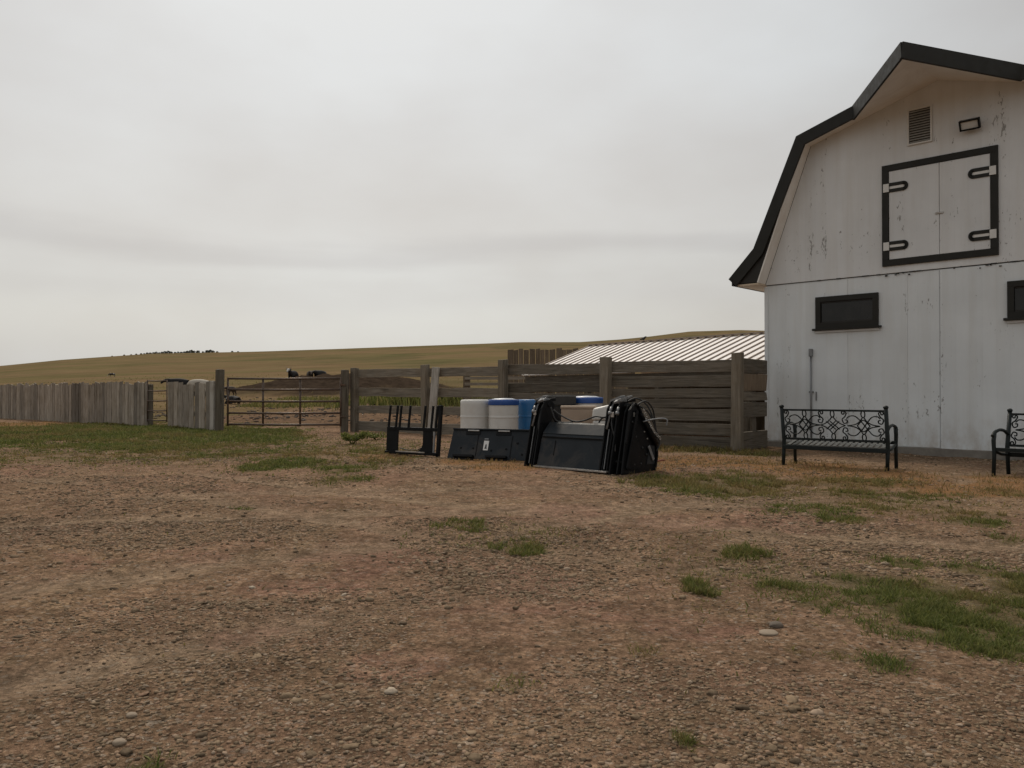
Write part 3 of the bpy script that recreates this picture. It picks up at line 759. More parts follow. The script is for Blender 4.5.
# ------------------------------------------------------------------ board fence from the barn corner to the big gate
frot = math.atan2(0.655, -0.755)
fence = thing('board_fence', 'grey weathered board fence between the barn corner and the tube gate', 'fence', (A0[0], A0[1], 0), frot)
def fence_local(x, y):
    d = Vector((x - A0[0], y - A0[1])); return (d.x * -0.755 + d.y * 0.655, d.x * -0.655 + d.y * -0.755)
def post(parent, x, y, h, w=.19, d=.17, lean=(0, 0), tone=None, mat='wood_post', gz0=-.15):
    mb = MB(); t = random.uniform(.35, .75) if tone is None else tone
    a = [(x - w / 2, y - d / 2, gz0), (x + w / 2, y - d / 2, gz0), (x + w / 2, y + d / 2, gz0), (x - w / 2, y + d / 2, gz0)]
    b = [(p[0] + lean[0] + random.uniform(-.01, .01), p[1] + lean[1] + random.uniform(-.01, .01), h + random.uniform(-.015, .015)) for p in a]
    mb.hexa(a, b, t)
    return mb.build('post', M[mat], parent, .012)
tp = [0.0, 2.94, 5.81, 8.52, 11.45]
hts = [1.83, 1.83, 1.86, 1.80, 1.78]
for t, h in zip(tp, hts): post(fence, t, 0.14 if t < 6 else .08, h, lean=(random.uniform(-.03, .03), random.uniform(-.02, .02)))
def rail(x0, x1, z0, z1, y=0.0, tone=None, dz=0.02, th=.05):
    mb = MB(); t = random.uniform(.25, .8) if tone is None else tone
    a, b = random.uniform(-dz, dz), random.uniform(-dz, dz)
    n = 7; rows = []
    for i in range(n):
        u = i / (n - 1); x = x0 + (x1 - x0) * u; s = a * (1 - u) + b * u + .008 * math.sin(u * 3.14 + t * 9)
        e0, e1 = random.uniform(-.008, .008), random.uniform(-.008, .008)
        rows.append([(x, y - th / 2, z0 + s + e0), (x, y + th / 2, z0 + s + e0), (x, y + th / 2, z1 + s + e1), (x, y - th / 2, z1 + s + e1)])
    vs = [p for r in rows for p in r]; fs = [(3, 2, 1, 0), tuple(range(4 * n - 4, 4 * n))]
    for i in range(n - 1):
        for k in range(4): fs.append((i * 4 + k, i * 4 + (k + 1) % 4, i * 4 + 4 + (k + 1) % 4, i * 4 + 4 + k))
    mb.add(vs, fs, t)
    return mb.build('board', M['wood_h'], fence, .006)
for a, b in ((5.84, 8.54), (8.56, 11.50)):
    for z0, z1 in ((1.50, 1.72), (.97, 1.20), (.52, .73), (.03, .30)): rail(a, b, z0, z1, tone=random.uniform(.5, .85))
for a, b in ((0.02, 2.92), (2.95, 5.80)):
    for i, (z0, z1) in enumerate(((1.49, 1.74), (1.20, 1.44) if a < 1 else (1.10, 1.33), (.995, 1.19) if a < 1 else (.93, 1.09), (.79, .985) if a < 1 else (.74, .92), (.53, .775) if a < 1 else (.53, .73), (.27, .515), (.03, .255))):
        rail(a, b, z0 + .008, z1 - .012, y=random.uniform(-.012, .012) - (.03 if i % 2 else 0), tone=random.uniform(.08, .5), dz=.016)
# the short rough panel against the barn
ex, ey = fence_local(5.12, 15.93)
d = Vector((ex, ey)); ln = d.length; rz = math.atan2(d.y, d.x)
for z0, z1, t in ((1.46, 1.74, .3), (1.12, 1.45, .75), (.93, 1.10, .55), (.62, .90, .35), (.0, .34, .3)):
    mb = MB(); mb.box((ln / 2 - .06, 0, (z0 + z1) / 2), (ln - .12, .045, z1 - z0), tone=t, jit=.012)
    o = mb.build('board', M['wood_h' if z1 != 1.45 else 'wood_brown'], fence, .006); o.rotation_euler = (0, 0, rz); o.location = (-.02, -.05, 0)
mb = MB(); mb.box((ln * .42, .055, .60), (.24, .04, 1.1), tone=.2); o = mb.build('backing_board', M['wood_v'], fence, .006); o.rotation_euler = (0, 0, rz); o.location = (-.02, -.16, 0)
# pale board leaning against the middle post
lx, ly = fence_local(*G(431, 434.5))
plank = thing('leaning_board', 'pale bare board leaning upright against the board fence', 'board', (-1.99, 20.0, 0), R(-41))
mb = MB(); mb.box((0, 0, .86), (.25, .045, 1.74), Matrix.Rotation(R(-4), 3, 'X') @ Matrix.Rotation(R(2.0), 3, 'Y'), .7); mb.build('plank', M['wood_pale'], plank, .006)

# ------------------------------------------------------------------ tube gates
def gate(root, L, zs, ups, r=.030):
    for z in zs:
        mb = MB(); mb.tube([(0, 0, z), (L / 2, 0, z - .012), (L, 0, z)], r, 10); mb.build('rail', M['gate_steel'], root)
    for u in ups:
        mb = MB(); mb.tube([(u, -.034 if 0 < u < L else 0, zs[-1] - .05), (u, -.034 if 0 < u < L else 0, zs[0] + .03)], r * .95, 10); mb.build('upright', M['gate_steel'], root)
gx0, gy0 = -4.78, 22.05; gx1, gy1 = -8.02, 22.3
g = thing('tube_gate', 'long five rail steel tube gate standing shut between two posts', 'gate', (gx0, gy0, 0), math.atan2(gy1 - gy0, gx1 - gx0))
GL = math.hypot(gx1 - gx0, gy1 - gy0)
gate(g, GL, (1.48, 1.17, .84, .51, .19), (0, GL * .36, GL * .69, GL))
mb = MB()
for z in (1.30, .42):
    mb = MB(); mb.box((-.07, .02, z), (.16, .03, .04)); mb.tube([(-.03, 0, z - .04), (-.03, 0, z + .08)], .018, 8); mb.build('hinge', M['gate_steel'], g)
mb = MB(); mb.tube([(GL, 0, .95), (GL + .1, .03, .88), (GL + .2, .0, .93)], .012, 6); mb.build('chain', M['worn_steel'], g)
for (x, y), h, lab in (((-4.70, 22.15), 1.72, 'brown square post hinging the right end of the long tube gate'), ((-8.26, 22.3), 1.74, 'dark square post between the tube gate and the plank panel')):
    p = thing('gate_post', lab, 'post', (x, y, 0), R(6)); p['group'] = 'posts of the long tube gate'
    post(p, 0, 0, h, .20, .20, (.02, 0), .22, 'wood_post')
mb = MB(); mb.box((0, 0, 0), (.3, .05, .03))
g2 = thing('small_gate', 'narrow rusty five rail gate in the gap between plank fences', 'gate', (-10.92, 25.0, 0), math.atan2(.5, -.85))
gate(g2, .98, (1.46, 1.14, .82, .51, .20), (0, .98), .02)

# ------------------------------------------------------------------ plank fences
def planks(root, L, w, h, gap, hj=.03, mat='wood_v', darkspan=None, th=.035, tr=(.25, 1.0), gz_f=None):
    mb = MB(); x = 0
    while x < L - .03:
        ww = w * random.uniform(.8, 1.2); ww = min(ww, L - x)
        t = random.uniform(*tr)
        if darkspan and darkspan[0] < x < darkspan[1]: t = random.uniform(.0, .12)
        g0 = gz_f(x) if gz_f else 0
        hh = h + random.uniform(-hj, hj) + g0; l = random.uniform(-.012, .012); e = random.uniform(-.02, .02)
        y = random.uniform(-.012, .012)
        mb.hexa([(x, y - th / 2, -.1 + g0), (x + ww - gap, y - th / 2, -.1 + g0), (x + ww - gap, y + th / 2, -.1 + g0), (x, y + th / 2, -.1 + g0)],
                [(x + l, y - th / 2, hh + e), (x + ww - gap + l, y - th / 2, hh - e), (x + ww - gap + l, y + th / 2, hh - e), (x + l, y + th / 2, hh + e)], t)
        x += ww + (random.uniform(0, .03) if random.random() < .25 else 0)
    return mb.build('plank_panel', M[mat], root)
# panel beside the gate (runs left and away)
px0, py0 = -8.45, 22.55; px1, py1 = -10.80, 24.8
pr = math.atan2(py1 - py0, px1 - px0); pl = math.hypot(px1 - px0, py1 - py0)
pp = thing('plank_panel_fence', 'short panel of eight broad upright planks left of the tube gate', 'fence', (px0, py0, 0), pr)
planks(pp, pl, .37, 1.37, .05, .05)
for z in (.45, 1.05):
    mb = MB(); mb.box((pl / 2, -.06, z), (pl, .05, .14), tone=.3); mb.build('rail', M['wood_h'], pp)
wp = thing('white_topped_post', 'slim pale plank post standing at the right end of the short panel', 'post', (-8.50, 22.42, 0), R(-45))
post(wp, 0, 0, 1.42, .24, .06, (0, 0), .9, 'wood_pale')
fx0, fy0 = -11.78, 25.5; fx1, fy1 = -28.0, 38.1
pr = math.atan2(fy1 - fy0, fx1 - fx0); pl = math.hypot(fx1 - fx0, fy1 - fy0)
pf = thing('plank_fence', 'long grey upright plank fence across the left of the yard', 'fence', (fx0, fy0, 0), pr)
planks(pf, pl, .175, 1.40, .022, .055, darkspan=(4.6, 5.25), gz_f=lambda x: -.0 + .0 * x)
for k in range(8):
    post(pf, .06 + k * 2.9, -.12, 1.36, .16, .16, tone=.25)
for z in (.4, 1.05):
    mb = MB(); mb.box((pl / 2, -.05, z), (pl, .05, .13), tone=.3); mb.build('rail', M['wood_h'], pf)
# brown windbreak far behind the shed
wb = thing('windbreak_fence', 'tall brown windbreak of upright boards beyond the shed roof', 'fence', (-.18, 32.5, 0), R(-4))
planks(wb, 5.2, .22, 2.86, .015, .04, 'wood_brown', tr=(.4, .75))
mb = MB(); mb.box((2.6, .08, 1.9), (5.2, .06, .14), tone=.3); mb.build('rail', M['wood_h'], wb)
for x in (.1, 2.6, 5.1): post(wb, x, .16, 2.6, .18, .16, tone=.3)
# inner corral fence
ic = thing('inner_fence', 'low inner corral fence with pale rails seen through the boards', 'fence', (-1.72, 30.0, 0), R(-10))
post(ic, 0, 0, 2.05, .24, .2, tone=.35, mat='wood_brown'); post(ic, 3.2, 0, 1.8, .2, .2, tone=.4, mat='wood_brown')
for z in (1.62, 1.40, 1.16, .8):
    mb = MB(); mb.box((1.6, -.12, z), (3.3, .05, .11), tone=.95); mb.build('rail', M['wood_h'], ic)

# ------------------------------------------------------------------ low shed with a ribbed white tin roof
SR = math.atan2(-.81, .586)
shed = thing('shed', 'low shed with white ribbed tin roof behind the board fence', 'shed', (.3, 24.0, 0), SR)
SL, SY, SE, SRZ = 8.5, 2.75, 1.60, 2.58
mb = MB(); th = .02
mb.hexa([(0, 0, SE), (SL, 0, SE), (SL, SY, SRZ), (0, SY, SRZ)], [(0, -.005, SE + th), (SL, -.005, SE + th), (SL, SY, SRZ + th), (0, SY, SRZ + th)], 0)
mb.hexa([(0, SY + .004, SRZ - .002), (SL, SY + .004, SRZ - .002), (SL, SY * 2, SE), (0, SY * 2, SE)], [(0, SY + .004, SRZ + th - .002), (SL, SY + .004, SRZ + th - .002), (SL, SY * 2, SE + th), (0, SY * 2, SE + th)], 0)
sl = Vector((0, SY, SRZ - SE))
for k in range(29):
    x = .06 + k * .2985
    mb.beam((x, -.01, SE + th + .016), (x, SY, SRZ + th + .016), .034, .030, (0, 0, 1), 0.8)
mb.build('tin_roof', M['tin'], shed)
mb = MB(); mb.box((SL * .5, SY, SRZ + .05), (SL, .22, .02), tone=1); mb.build('ridge_cap', M['tin'], shed)
mb = MB(); mb.box((SL / 2, SY * 1.6, SE / 2), (SL - .2, .06, SE - .02), tone=.2); mb.build('back_wall', M['wood_brown'], shed)
mb = MB(); mb.box((SL / 2, .12, SE - .13), (SL - .1, .06, .2), tone=.1); mb.build('eave_beam', M['wood_h'], shed)
for k in range(4): post(shed, .2 + k * 2.65, .15, SE - .24, .14, .14, tone=.2)
mb = MB(); mb.box((7.15, SY + .12, SRZ + .07), (.09, .09, .34)); mb.build('stub_post', M['wood_post'], shed)
# black bird on the ridge
rx, ry = 2.42, SY
ca, sa = math.cos(SR), math.sin(SR)
bw = (.3 + rx * ca - ry * sa, 24.0 + rx * sa + ry * ca, SRZ + .065)

# ------------------------------------------------------------------ skinned bodies (cattle, bird)
def skinned(name, pts, edges, rad_, mat, parent=None, sub=2, root=0):
    me = bpy.data.meshes.new(name); me.from_pydata(pts, edges, [])
    o = bpy.data.objects.new(name, me); COL.objects.link(o)
    o.modifiers.new('skin', 'SKIN'); s = o.modifiers.new('sub', 'SUBSURF'); s.levels = s.render_levels = sub
    sv = me.skin_vertices[0].data
    for i, r in enumerate(rad_):
        sv[i].radius = r if isinstance(r, tuple) else (r, r)
        sv[i].use_root = (i == root)
    dg = bpy.context.evaluated_depsgraph_get(); dg.update()
    me2 = bpy.data.meshes.new_from_object(o.evaluated_get(dg))
    o.modifiers.clear(); o.data = me2
    me2.materials.clear(); me2.materials.append(mat)
    me2.polygons.foreach_set('use_smooth', [True] * len(me2.polygons))
    a = me2.attributes.new('tone', 'FLOAT', 'POINT'); a.data.foreach_set('value', [.5] * len(me2.vertices))
    if parent: o.parent = parent
    return o
def m_hide(name, c, face=None, belly=None):
    b = NB(name); v = b.coords()
    n = b.noise(v, 5, 4)
    col = b.mix(n, tuple(x * .8 for x in c), tuple(x * 1.2 for x in c))
    if face:
        sp = b.n('ShaderNodeSeparateXYZ'); b.l(v, sp.inputs[0])
        f = b.math('ADD', sp.outputs[0], b.math('MULTIPLY', n, .16))
        col = b.mix(b.ramp(f, [(0.0, 0.0), (1.0, 1.0)]) if False else b.math('GREATER_THAN', f, 1.16), col, face)
    if belly:
        p = b.noise(b.coords((1.6, 1.6, 1.6)), 1, 2)
        col = b.mix(b.ramp(p, [(.5, 0.0), (.54, 1.0)]), col, belly)
    return b.done(col, .75, b.bump(b.noise(v, 40, 3), .01, .4), spec=.3)
HIDE = {'black': m_hide('black_hide', (.010, .009, .009)), 'white': m_hide('cream_hide', (.42, .38, .32)), 'baldy': m_hide('baldy_hide', (.016, .013, .012), (.45, .42, .38)),
        'brown': m_hide('dark_brown_hide', (.035, .022, .015)), 'pied': m_hide('pied_hide', (.015, .013, .013), None, (.5, .47, .42))}
def cow(label, hide, x, y, rz, s=1.0, head='up', lying=False, horns=False):
    z0 = g1(x, y)
    t = thing('cow' if s > .8 else 'calf', label, 'cow' if s > .8 else 'calf', (x, y, z0), rz, 'cattle in and beyond the corral')
    t.scale = (s, s, s)
    H = 1.0 if not lying else .46          # belly-axis height; x forward
    hz = {'up': 1.40, 'level': 1.15, 'down': .62}[head] - (0.42 if lying else 0)
    P = [(-.62, 0, H + .02), (-.30, 0, H), (.10, 0, H - .02), (.45, 0, H + .02), (.68, 0, H + .05),           # 0-4 trunk
         (.88, 0, (H + hz) / 2 + .08), (1.06, 0, hz), (1.25, 0, hz - .13), (1.42, 0, hz - .27)]               # 5-8 neck, poll, face, muzzle
    E = [(0, 1), (1, 2), (2, 3), (3, 4), (4, 5), (5, 6), (6, 7), (7, 8)]
    r = [(.25, .29), (.29, .35), (.31, .37), (.28, .35), (.21, .28), (.14, .18), (.115, .13), (.095, .105), (.075, .08)]
    def chain(root, pts, rs):
        p = root
        for q, rr in zip(pts, rs):
            P.append(q); r.append(rr); E.append((p, len(P) - 1)); p = len(P) - 1
    for sy in (-1, 1):
        if lying:
            chain(0, [(-.55, .30 * sy, .30), (-.15, .40 * sy, .14), (-.42, .44 * sy, .07)], [.17, .10, .06])
            chain(3, [(.55, .20 * sy, .25), (.80, .22 * sy, .08), (.55, .25 * sy, .06)], [.13, .075, .05])
        else:
            chain(0, [(-.62, .17 * sy, .82), (-.55, .18 * sy, .62), (-.74, .18 * sy, .42), (-.70, .18 * sy, .10), (-.66, .18 * sy, .0)], [.17, .11, .07, .05, .06])
            chain(3, [(.50, .16 * sy, .78), (.52, .17 * sy, .56), (.55, .17 * sy, .36), (.53, .17 * sy, .09), (.56, .17 * sy, .0)], [.13, .09, .065, .045, .055])
        chain(6, [(1.03, .18 * sy, hz + .03), (1.00, .30 * sy, hz + .0)], [.04, .035])
    chain(0, [(-.86, 0, H + .14), (-.93, 0, H - .25), (-.92, 0, max(H - .65, .05))], [.06, .025, .04])
    body = skinned('body', P, E, r, HIDE[hide], t)
    if horns:
        for sy in (-1, 1):
            mb = MB(); mb.tube([(1.03, .08 * sy, hz + .09), (1.02, .24 * sy, hz + .17), (1.04, .33 * sy, hz + .32)], [.03, .022, .006], 8); mb.build('horn', M['stone_pale'], t)
    return t
def at_px(px, D): return (px - 512) / FPX * D
cow('black cow standing just beyond the short plank panel', 'black', at_px(178, 67), 67, R(186), 1.0, 'level')
cow('cream white cow beside the black one beyond the plank panel', 'white', at_px(199, 64), 64, R(172), 1.0, 'down')
cow('black calf lying on the corral dirt behind the left end of the tube gate', 'black', at_px(233, 52), 52, R(150), .72, 'level', True)
cow('small dark brown calf standing behind the lying calf at the gate', 'brown', at_px(231, 62), 62, R(250), .62, 'level')
cow('black cow with white face and horns looking over the dung heap', 'baldy', at_px(293, 77.2), 77.2, R(-98), 1.0, 'up', False, True)
cow('dark cow left of the pair standing on top of the dung heap', 'brown', at_px(310, 78.5), 78.5, R(-70), 1.0, 'level')
cow('black cow right of the pair standing on top of the dung heap', 'black', at_px(320, 78.8), 78.8, R(-115), 1.0, 'level')
cow('black and white calf far out on the grassy hillside', 'pied', at_px(112, 136), 136, R(200), .55, 'down')
bt = thing('bird', 'small black bird perched on the white shed roof', 'bird', bw, R(-30))
bt.scale = (.6, .6, .6)
P = [(-.02, 0, .10), (.05, 0, .13), (.10, 0, .18), (.15, 0, .19), (-.10, 0, .07), (-.22, 0, .04), (0, .02, .0), (0, -.02, .0)]
skinned('body', P, [(0, 1), (1, 2), (2, 3), (0, 4), (4, 5), (0, 6), (0, 7)], [.06, .055, .045, .012, .045, .02, .008, .008], M['feather'], bt)

# ------------------------------------------------------------------ drums and tubs
def drum(label, x, y, kind, group=None, rz=0.0, h=.945, r=.292):
    t = thing('drum', label, 'drum', (x, y, g1(x, y) - .01), rz, group)
    m = {'white': 'white_plastic', 'lid': 'white_plastic', 'blue': 'blue_plastic'}[kind]
    mb = MB()
    p = [(r - .03, 0), (r - .006, .02), (r, .05), (r, .06), (r, .26), (r, .272), (r + .007, .285), (r + .007, .305), (r, .318), (r, .33), (r, .57), (r, .582), (r + .007, .595), (r + .007, .615), (r, .628), (r, .64), (r, h - .10), (r, h - .09)]
    if kind == 'lid': p += [(r - .012, h - .06), (r - .012, h - .02)]
    else: p += [(r, h - .035), (r - .012, h - .008), (r - .03, h), (r - .045, h - .004), (r - .05, h - .03), (0.02, h - .03)]
    mb.lathe(p, 40); mb.build('shell', M[m], t)
    if kind == 'lid':
        mb = MB(); mb.lathe([(r - .01, h - .105), (r + .012, h - .103), (r + .014, h - .095), (r + .016, h - .03), (r + .012, h + .003), (r - .02, h + .008), (r - .04, h + .006), (r - .045, h - .02), (.02, h - .02)], 40); mb.build('lid_ring', M['blue_lid'], t)
        mb = MB(); mb.lathe([(r - .05, h - .018), (r - .055, h + .012), (r * .6, h + .028), (.02, h + .034)], 40); mb.build('lid_top', M['lid_white'], t)
    else:
        for sx_ in (-1, 1):
            mb = MB(); mb.lathe([(.035, 0), (.035, .022), (.028, .026), (.005, .026)], 16, (sx_ * r * .62, 0, h - .03)); mb.build('bung', M[m], t)
    return t
drum('plain white plastic drum, leftmost in the row of drums', -.745, 15.9, 'white', 'plastic drums in front of the board fence')
drum('white drum with blue lid beside the plain white drum', -.165, 15.65, 'lid', 'plastic drums in front of the board fence')
drum('bright blue plastic drum behind the blue lidded white drum', .40, 16.1, 'blue', 'plastic drums in front of the board fence')
drum('white drum with blue lid behind the tan box', 1.38, 14.62, 'lid', 'plastic drums in front of the board fence', h=1.0)
bl = thing('black_bin', 'black plastic bin with a wide rim behind the bucket', 'bin', (.84, 14.45, -.01), R(8))
mb = MB(); a = .17; c = .21
mb.hexa([(-a, -a, 0), (a, -a, 0), (a, a, 0), (-a, a, 0)], [(-c + .01, -c + .01, .86), (c - .01, -c + .01, .86), (c - .01, c - .01, .86), (-c + .01, c - .01, .86)])
mb.build('bin_body', M['black_plastic'], bl, .02)
mb = MB(); mb.box((.03, 0, .955), (.52, .46, .17)); mb.build('rim', M['black_plastic'], bl, .012)
mb = MB(); mb.box((.03, 0, 1.046), (.47, .42, .008)); mb.build('lid', M['slate_steel'], bl, .003)
tb = thing('tan_box', 'tan box standing between the bucket and the blue lidded drum', 'box', (1.16, 13.78, -.01), R(-4))
mb = MB(); mb.box((0, 0, .41), (.60, .46, .82)); mb.build('box_body', M['tan_plastic'], tb, .02)
mb = MB(); mb.box((0, 0, .845), (.622, .482, .048)); mb.build('lid', M['tan_plastic'], tb, .012)
mb = MB()
for x in (.17, .21, .25): mb.box((x, -.233, .42), (.012, .012, .74), tone=.2)
mb.build('rib', M['tan_plastic'], tb, .003)
wt = thing('white_tub', 'white plastic tub with a sloped lid behind the bucket', 'tub', (1.56, 13.1, -.01), R(-14))
mb = MB(); a = .17; c = .20
mb.hexa([(-a, -a, 0), (a, -a, 0), (a, a, 0), (-a, a, 0)], [(-c, -c, .64), (c, -c, .64), (c, c, .64), (-c, c, .64)]); mb.build('tub_body', M['white_plastic'], wt, .035, 4)
mb = MB(); c = .215
mb.hexa([(-c, -c, .645), (c, -c, .645), (c, c, .645), (-c, c, .645)], [(-c + .02, -c + .02, .84), (c - .02, -c + .02, .93), (c - .02, c - .02, .93), (-c + .02, c - .02, .84)]); mb.build('lid', M['white_plastic'], wt, .04, 4)

# ------------------------------------------------------------------ fork carriage frame
a = G(386, 453.5); b = G(439.5, 456.5)
fr = thing('fork_frame', 'black pallet fork frame with upright bars standing by the fence', 'loader attachment', (a[0], a[1], g1(*a) - .01), math.atan2(b[1] - a[1], b[0] - a[0]))
FW = math.hypot(b[0] - a[0], b[1] - a[1])
LN = .045      # lean back per metre
def fz(x, y, z): return (x, y + z * LN, z)
for k, u in enumerate((.045, .185, .255, .425, .705, .845, .925)):
    zt = .87; mb = MB()
    mb.beam(fz(u * FW - .01, 0, .47), fz(u * FW + .025, .0, zt), .034, .03, (0, 1, 0)); mb.build('upright_bar', M['black_steel'], fr, .003)
mb = MB(); mb.beam(fz(FW - .02, -.02, .0), fz(FW + .02, -.02, .88), .055, .06, (0, 1, 0)); mb.build('edge_post', M['black_steel'], fr, .004)
mb = MB(); mb.beam(fz(.03, 0, .46), fz(FW - .04, 0, .46), .06, .06); mb.build('top_beam', M['black_steel'], fr, .004)
mb = MB(); mb.beam(fz(.03, -.03, .045), fz(FW - .02, -.03, .045), .09, .05); mb.build('bottom_beam', M['black_steel'], fr, .004)
mb = MB(); mb.beam(fz(.30, -.082, .068), fz(FW - .26, -.082, .068), .012, .02); mb.build('glint_strip', M['worn_steel'], fr)  # pale strip paints the light reflected along the bottom beam
def side_plate(u0, u1, corner):
    mb = MB()
    pts = [(u0, .07), (u1, .07), (u1, .43), (u0, .43)]
    if corner:
        pts = [(u0 + (.0), .43)] + [(u1, .43), (u1, .07)] + [(u0 - .17 + .17 * math.sin(t), .24 - .17 * math.cos(t)) for t in np.linspace(0.15, math.pi / 2, 7)]
    va = [(p[0], -.02 + p[1] * LN, p[1]) for p in pts]; vb = [(p[0], .0 + p[1] * LN, p[1]) for p in pts]
    n = len(pts)
    mb.add(va + vb, [tuple(range(n)), tuple(range(n, 2 * n))[::-1]] + [(i, (i + 1) % n, (i + 1) % n + n, i + n) for i in range(n)])
    mb.build('side_plate', M['black_steel'], fr, .003)
side_plate(.02, .29, False); side_plate(FW - .36, FW - .15, True)
mb = MB(); mb.beam(fz(FW - .11, -.03, .06), fz(FW - .095, -.03, .42), .03, .02, (0, 1, 0)); mb.build('pale_strip', M['conduit'], fr)  # narrow pale grey strip beside the edge post
mb = MB(); mb.tube([fz(.30, .02, .12), fz(.5, -.01, .09), fz(.72, .01, .10), fz(FW - .3, .03, .2)], .008, 6); mb.build('cable', M['rubber'], fr)

# ------------------------------------------------------------------ quick-attach plate
a = G(447, 459.5); b = G(527, 462.5)
qp = thing('mounting_plate', 'dark slate steel mounting plate with sticker leaning before the white drums', 'loader attachment', (a[0], a[1], g1(*a) - .015), math.atan2(b[1] - a[1], b[0] - a[0]))
QW = 1.58; tilt = Matrix.Rotation(R(-21), 3, 'X')
def Q(x, y, z): return tilt @ Vector((x, y, z))
mb = MB(); mb.hexa([Q(0, 0, .02), Q(QW, 0, .02), Q(QW, .02, .02), Q(0, .02, .02)], [Q(.03, 0, .52), Q(QW, 0, .52), Q(QW, .02, .52), Q(.03, .02, .52)]); mb.build('plate', M['slate_steel'], qp, .004)
mb = MB(); mb.box(Q(QW / 2 + .015, -.012, .515), (QW - .03, .05, .02), tilt); mb.build('top_lip', M['slate_steel'], qp, .003)
for u in (.40, .94):
    mb = MB(); mb.box(Q(u, -.005, .455), (.26, .014, .055), tilt); n = mb.build('slot', M['black_steel'], qp, .003)
    mb = MB(); mb.box(Q(u + .01, -.022, .492), (.20, .02, .022), tilt); mb.build('slot_bar', M['worn_steel'], n, .003)
for u in (.30, .88):
    mb = MB(); mb.box(Q(u, -.035, .055), (.36, .07, .04), tilt); mb.box(Q(u, -.012, .018), (.36, .02, .03), tilt); mb.build('lower_hook', M['black_steel'], qp, .004)
for x, z, w, h in ((.50, .25, .012, .36), (1.10, .25, .012, .36)):
    mb = MB(); mb.box(Q(x, -.004, z), (w, .006, h), tilt); mb.build('seam', M['black_steel'], qp)
mb = MB()
for x, z in ((.22, .2), (.22, .34), (.43, .2), (.45, .34), (.76, .17), (1.02, .2), (.98, .36), (1.2, .3), (1.3, .12)): mb.lathe([(.018, 0), (.018, .008), (.004, .012)], 8)
mb = MB()
for x, z in ((.22, .2), (.44, .2), (.76, .17), (1.02, .2), (1.2, .3), (1.3, .12)): mb.box(Q(x, -.006, z), (.03, .012, .03), tilt)
mb.build('bolt', M['black_steel'], qp, .004)
mb = MB(); mb.box(Q(.66, -.003, .25), (.085, .006, .16), tilt); stk = mb.build('sticker', M['sticker'], qp)
mb = MB(); mb.box(Q(.662, -.007, .225), (.026, .003, .06), tilt); mb.box(Q(.662, -.007, .262), (.014, .003, .02), tilt); mb.box(Q(.66, -.007, .205), (.05, .003, .010), tilt); mb.build('pictogram', M['ink'], stk)
mb = MB(); mb.box(Q(.655, -.004, .36), (.07, .005, .018), tilt); mb.build('small_sticker', M['conduit'], qp)

# ------------------------------------------------------------------ big loader bucket with side arms
BO = (.21, 11.7)
BKR = math.atan2(-.681, .733)
bk = thing('loader_bucket', 'dark slate loader bucket with black hydraulic side arms standing on edge', 'loader attachment', (BO[0], BO[1], g1(*BO) - .015), BKR)
BW = 1.66
def slab(mb, prof_, u0, u1, tone=.5): mb.prism(prof_, 'x', u0, u1, tone)
# curved shell: cutting edge, face, crease, top lip
shell = [(-.02, .03), (.10, .45), (.13, .50), (.27, .64), (.30, .66), (.52, .62), (.72, .40), (.76, .12), (.72, .03)]
inner = [(.005, .03), (.122, .44), (.15, .485), (.285, .615), (.31, .635), (.50, .595), (.695, .385), (.735, .12), (.70, .03)]
def skin_strip(mb, o_, i_, u0, u1):
    n = len(o_)
    vs = [(u0, p[0], p[1]) for p in o_] + [(u1, p[0], p[1]) for p in o_] + [(u0, p[0], p[1]) for p in i_] + [(u1, p[0], p[1]) for p in i_]
    fs = []
    for k in range(n - 1):
        fs += [(k, k + 1, n + k + 1, n + k), (2 * n + k, 3 * n + k, 3 * n + k + 1, 2 * n + k + 1), (k, 2 * n + k, 2 * n + k + 1, k + 1), (n + k, n + k + 1, 3 * n + k + 1, 3 * n + k)]
    fs += [(0, n, 3 * n, 2 * n), (n - 1, 3 * n - 1, 4 * n - 1, 2 * n - 1)]
    mb.add(vs, fs)
mb = MB(); skin_strip(mb, shell[:3], inner[:3], .22, 1.39); mb.build('face_plate', M['slate_steel'], bk, .004)
mb = MB(); skin_strip(mb, [(p[0] - .012, p[1] + .004) for p in shell[2:5]], inner[2:5], .22, 1.39); mb.build('top_plate', M['slate_steel'], bk, .004)
mb = MB(); skin_strip(mb, shell[4:], inner[4:], .22, 1.39); mb.build('back_shell', M['black_steel'], bk, .004)
mb = MB(); mb.beam((.2, -.035, .03), (1.5, -.035, .03), .07, .025); mb.build('cutting_edge', M['worn_steel'], bk, .004)
mb = MB(); mb.beam((.24, .092, .455), (1.38, .092, .455), .025, .018); mb.build('shadow_rib', M['black_steel'], bk)
mb = MB(); mb.box((.50, .053, .30), (.008, .008, .22), Matrix.Rotation(R(-15), 3, 'X')); mb.build('weld_seam', M['black_steel'], bk)
armp = [(-.06, 0), (.16, 0), (.20, .20), (.30, .55), (.42, .80), (.43, .93), (.34, 1.0), (.22, .98), (.14, .88), (.06, .5), (-.02, .18)]
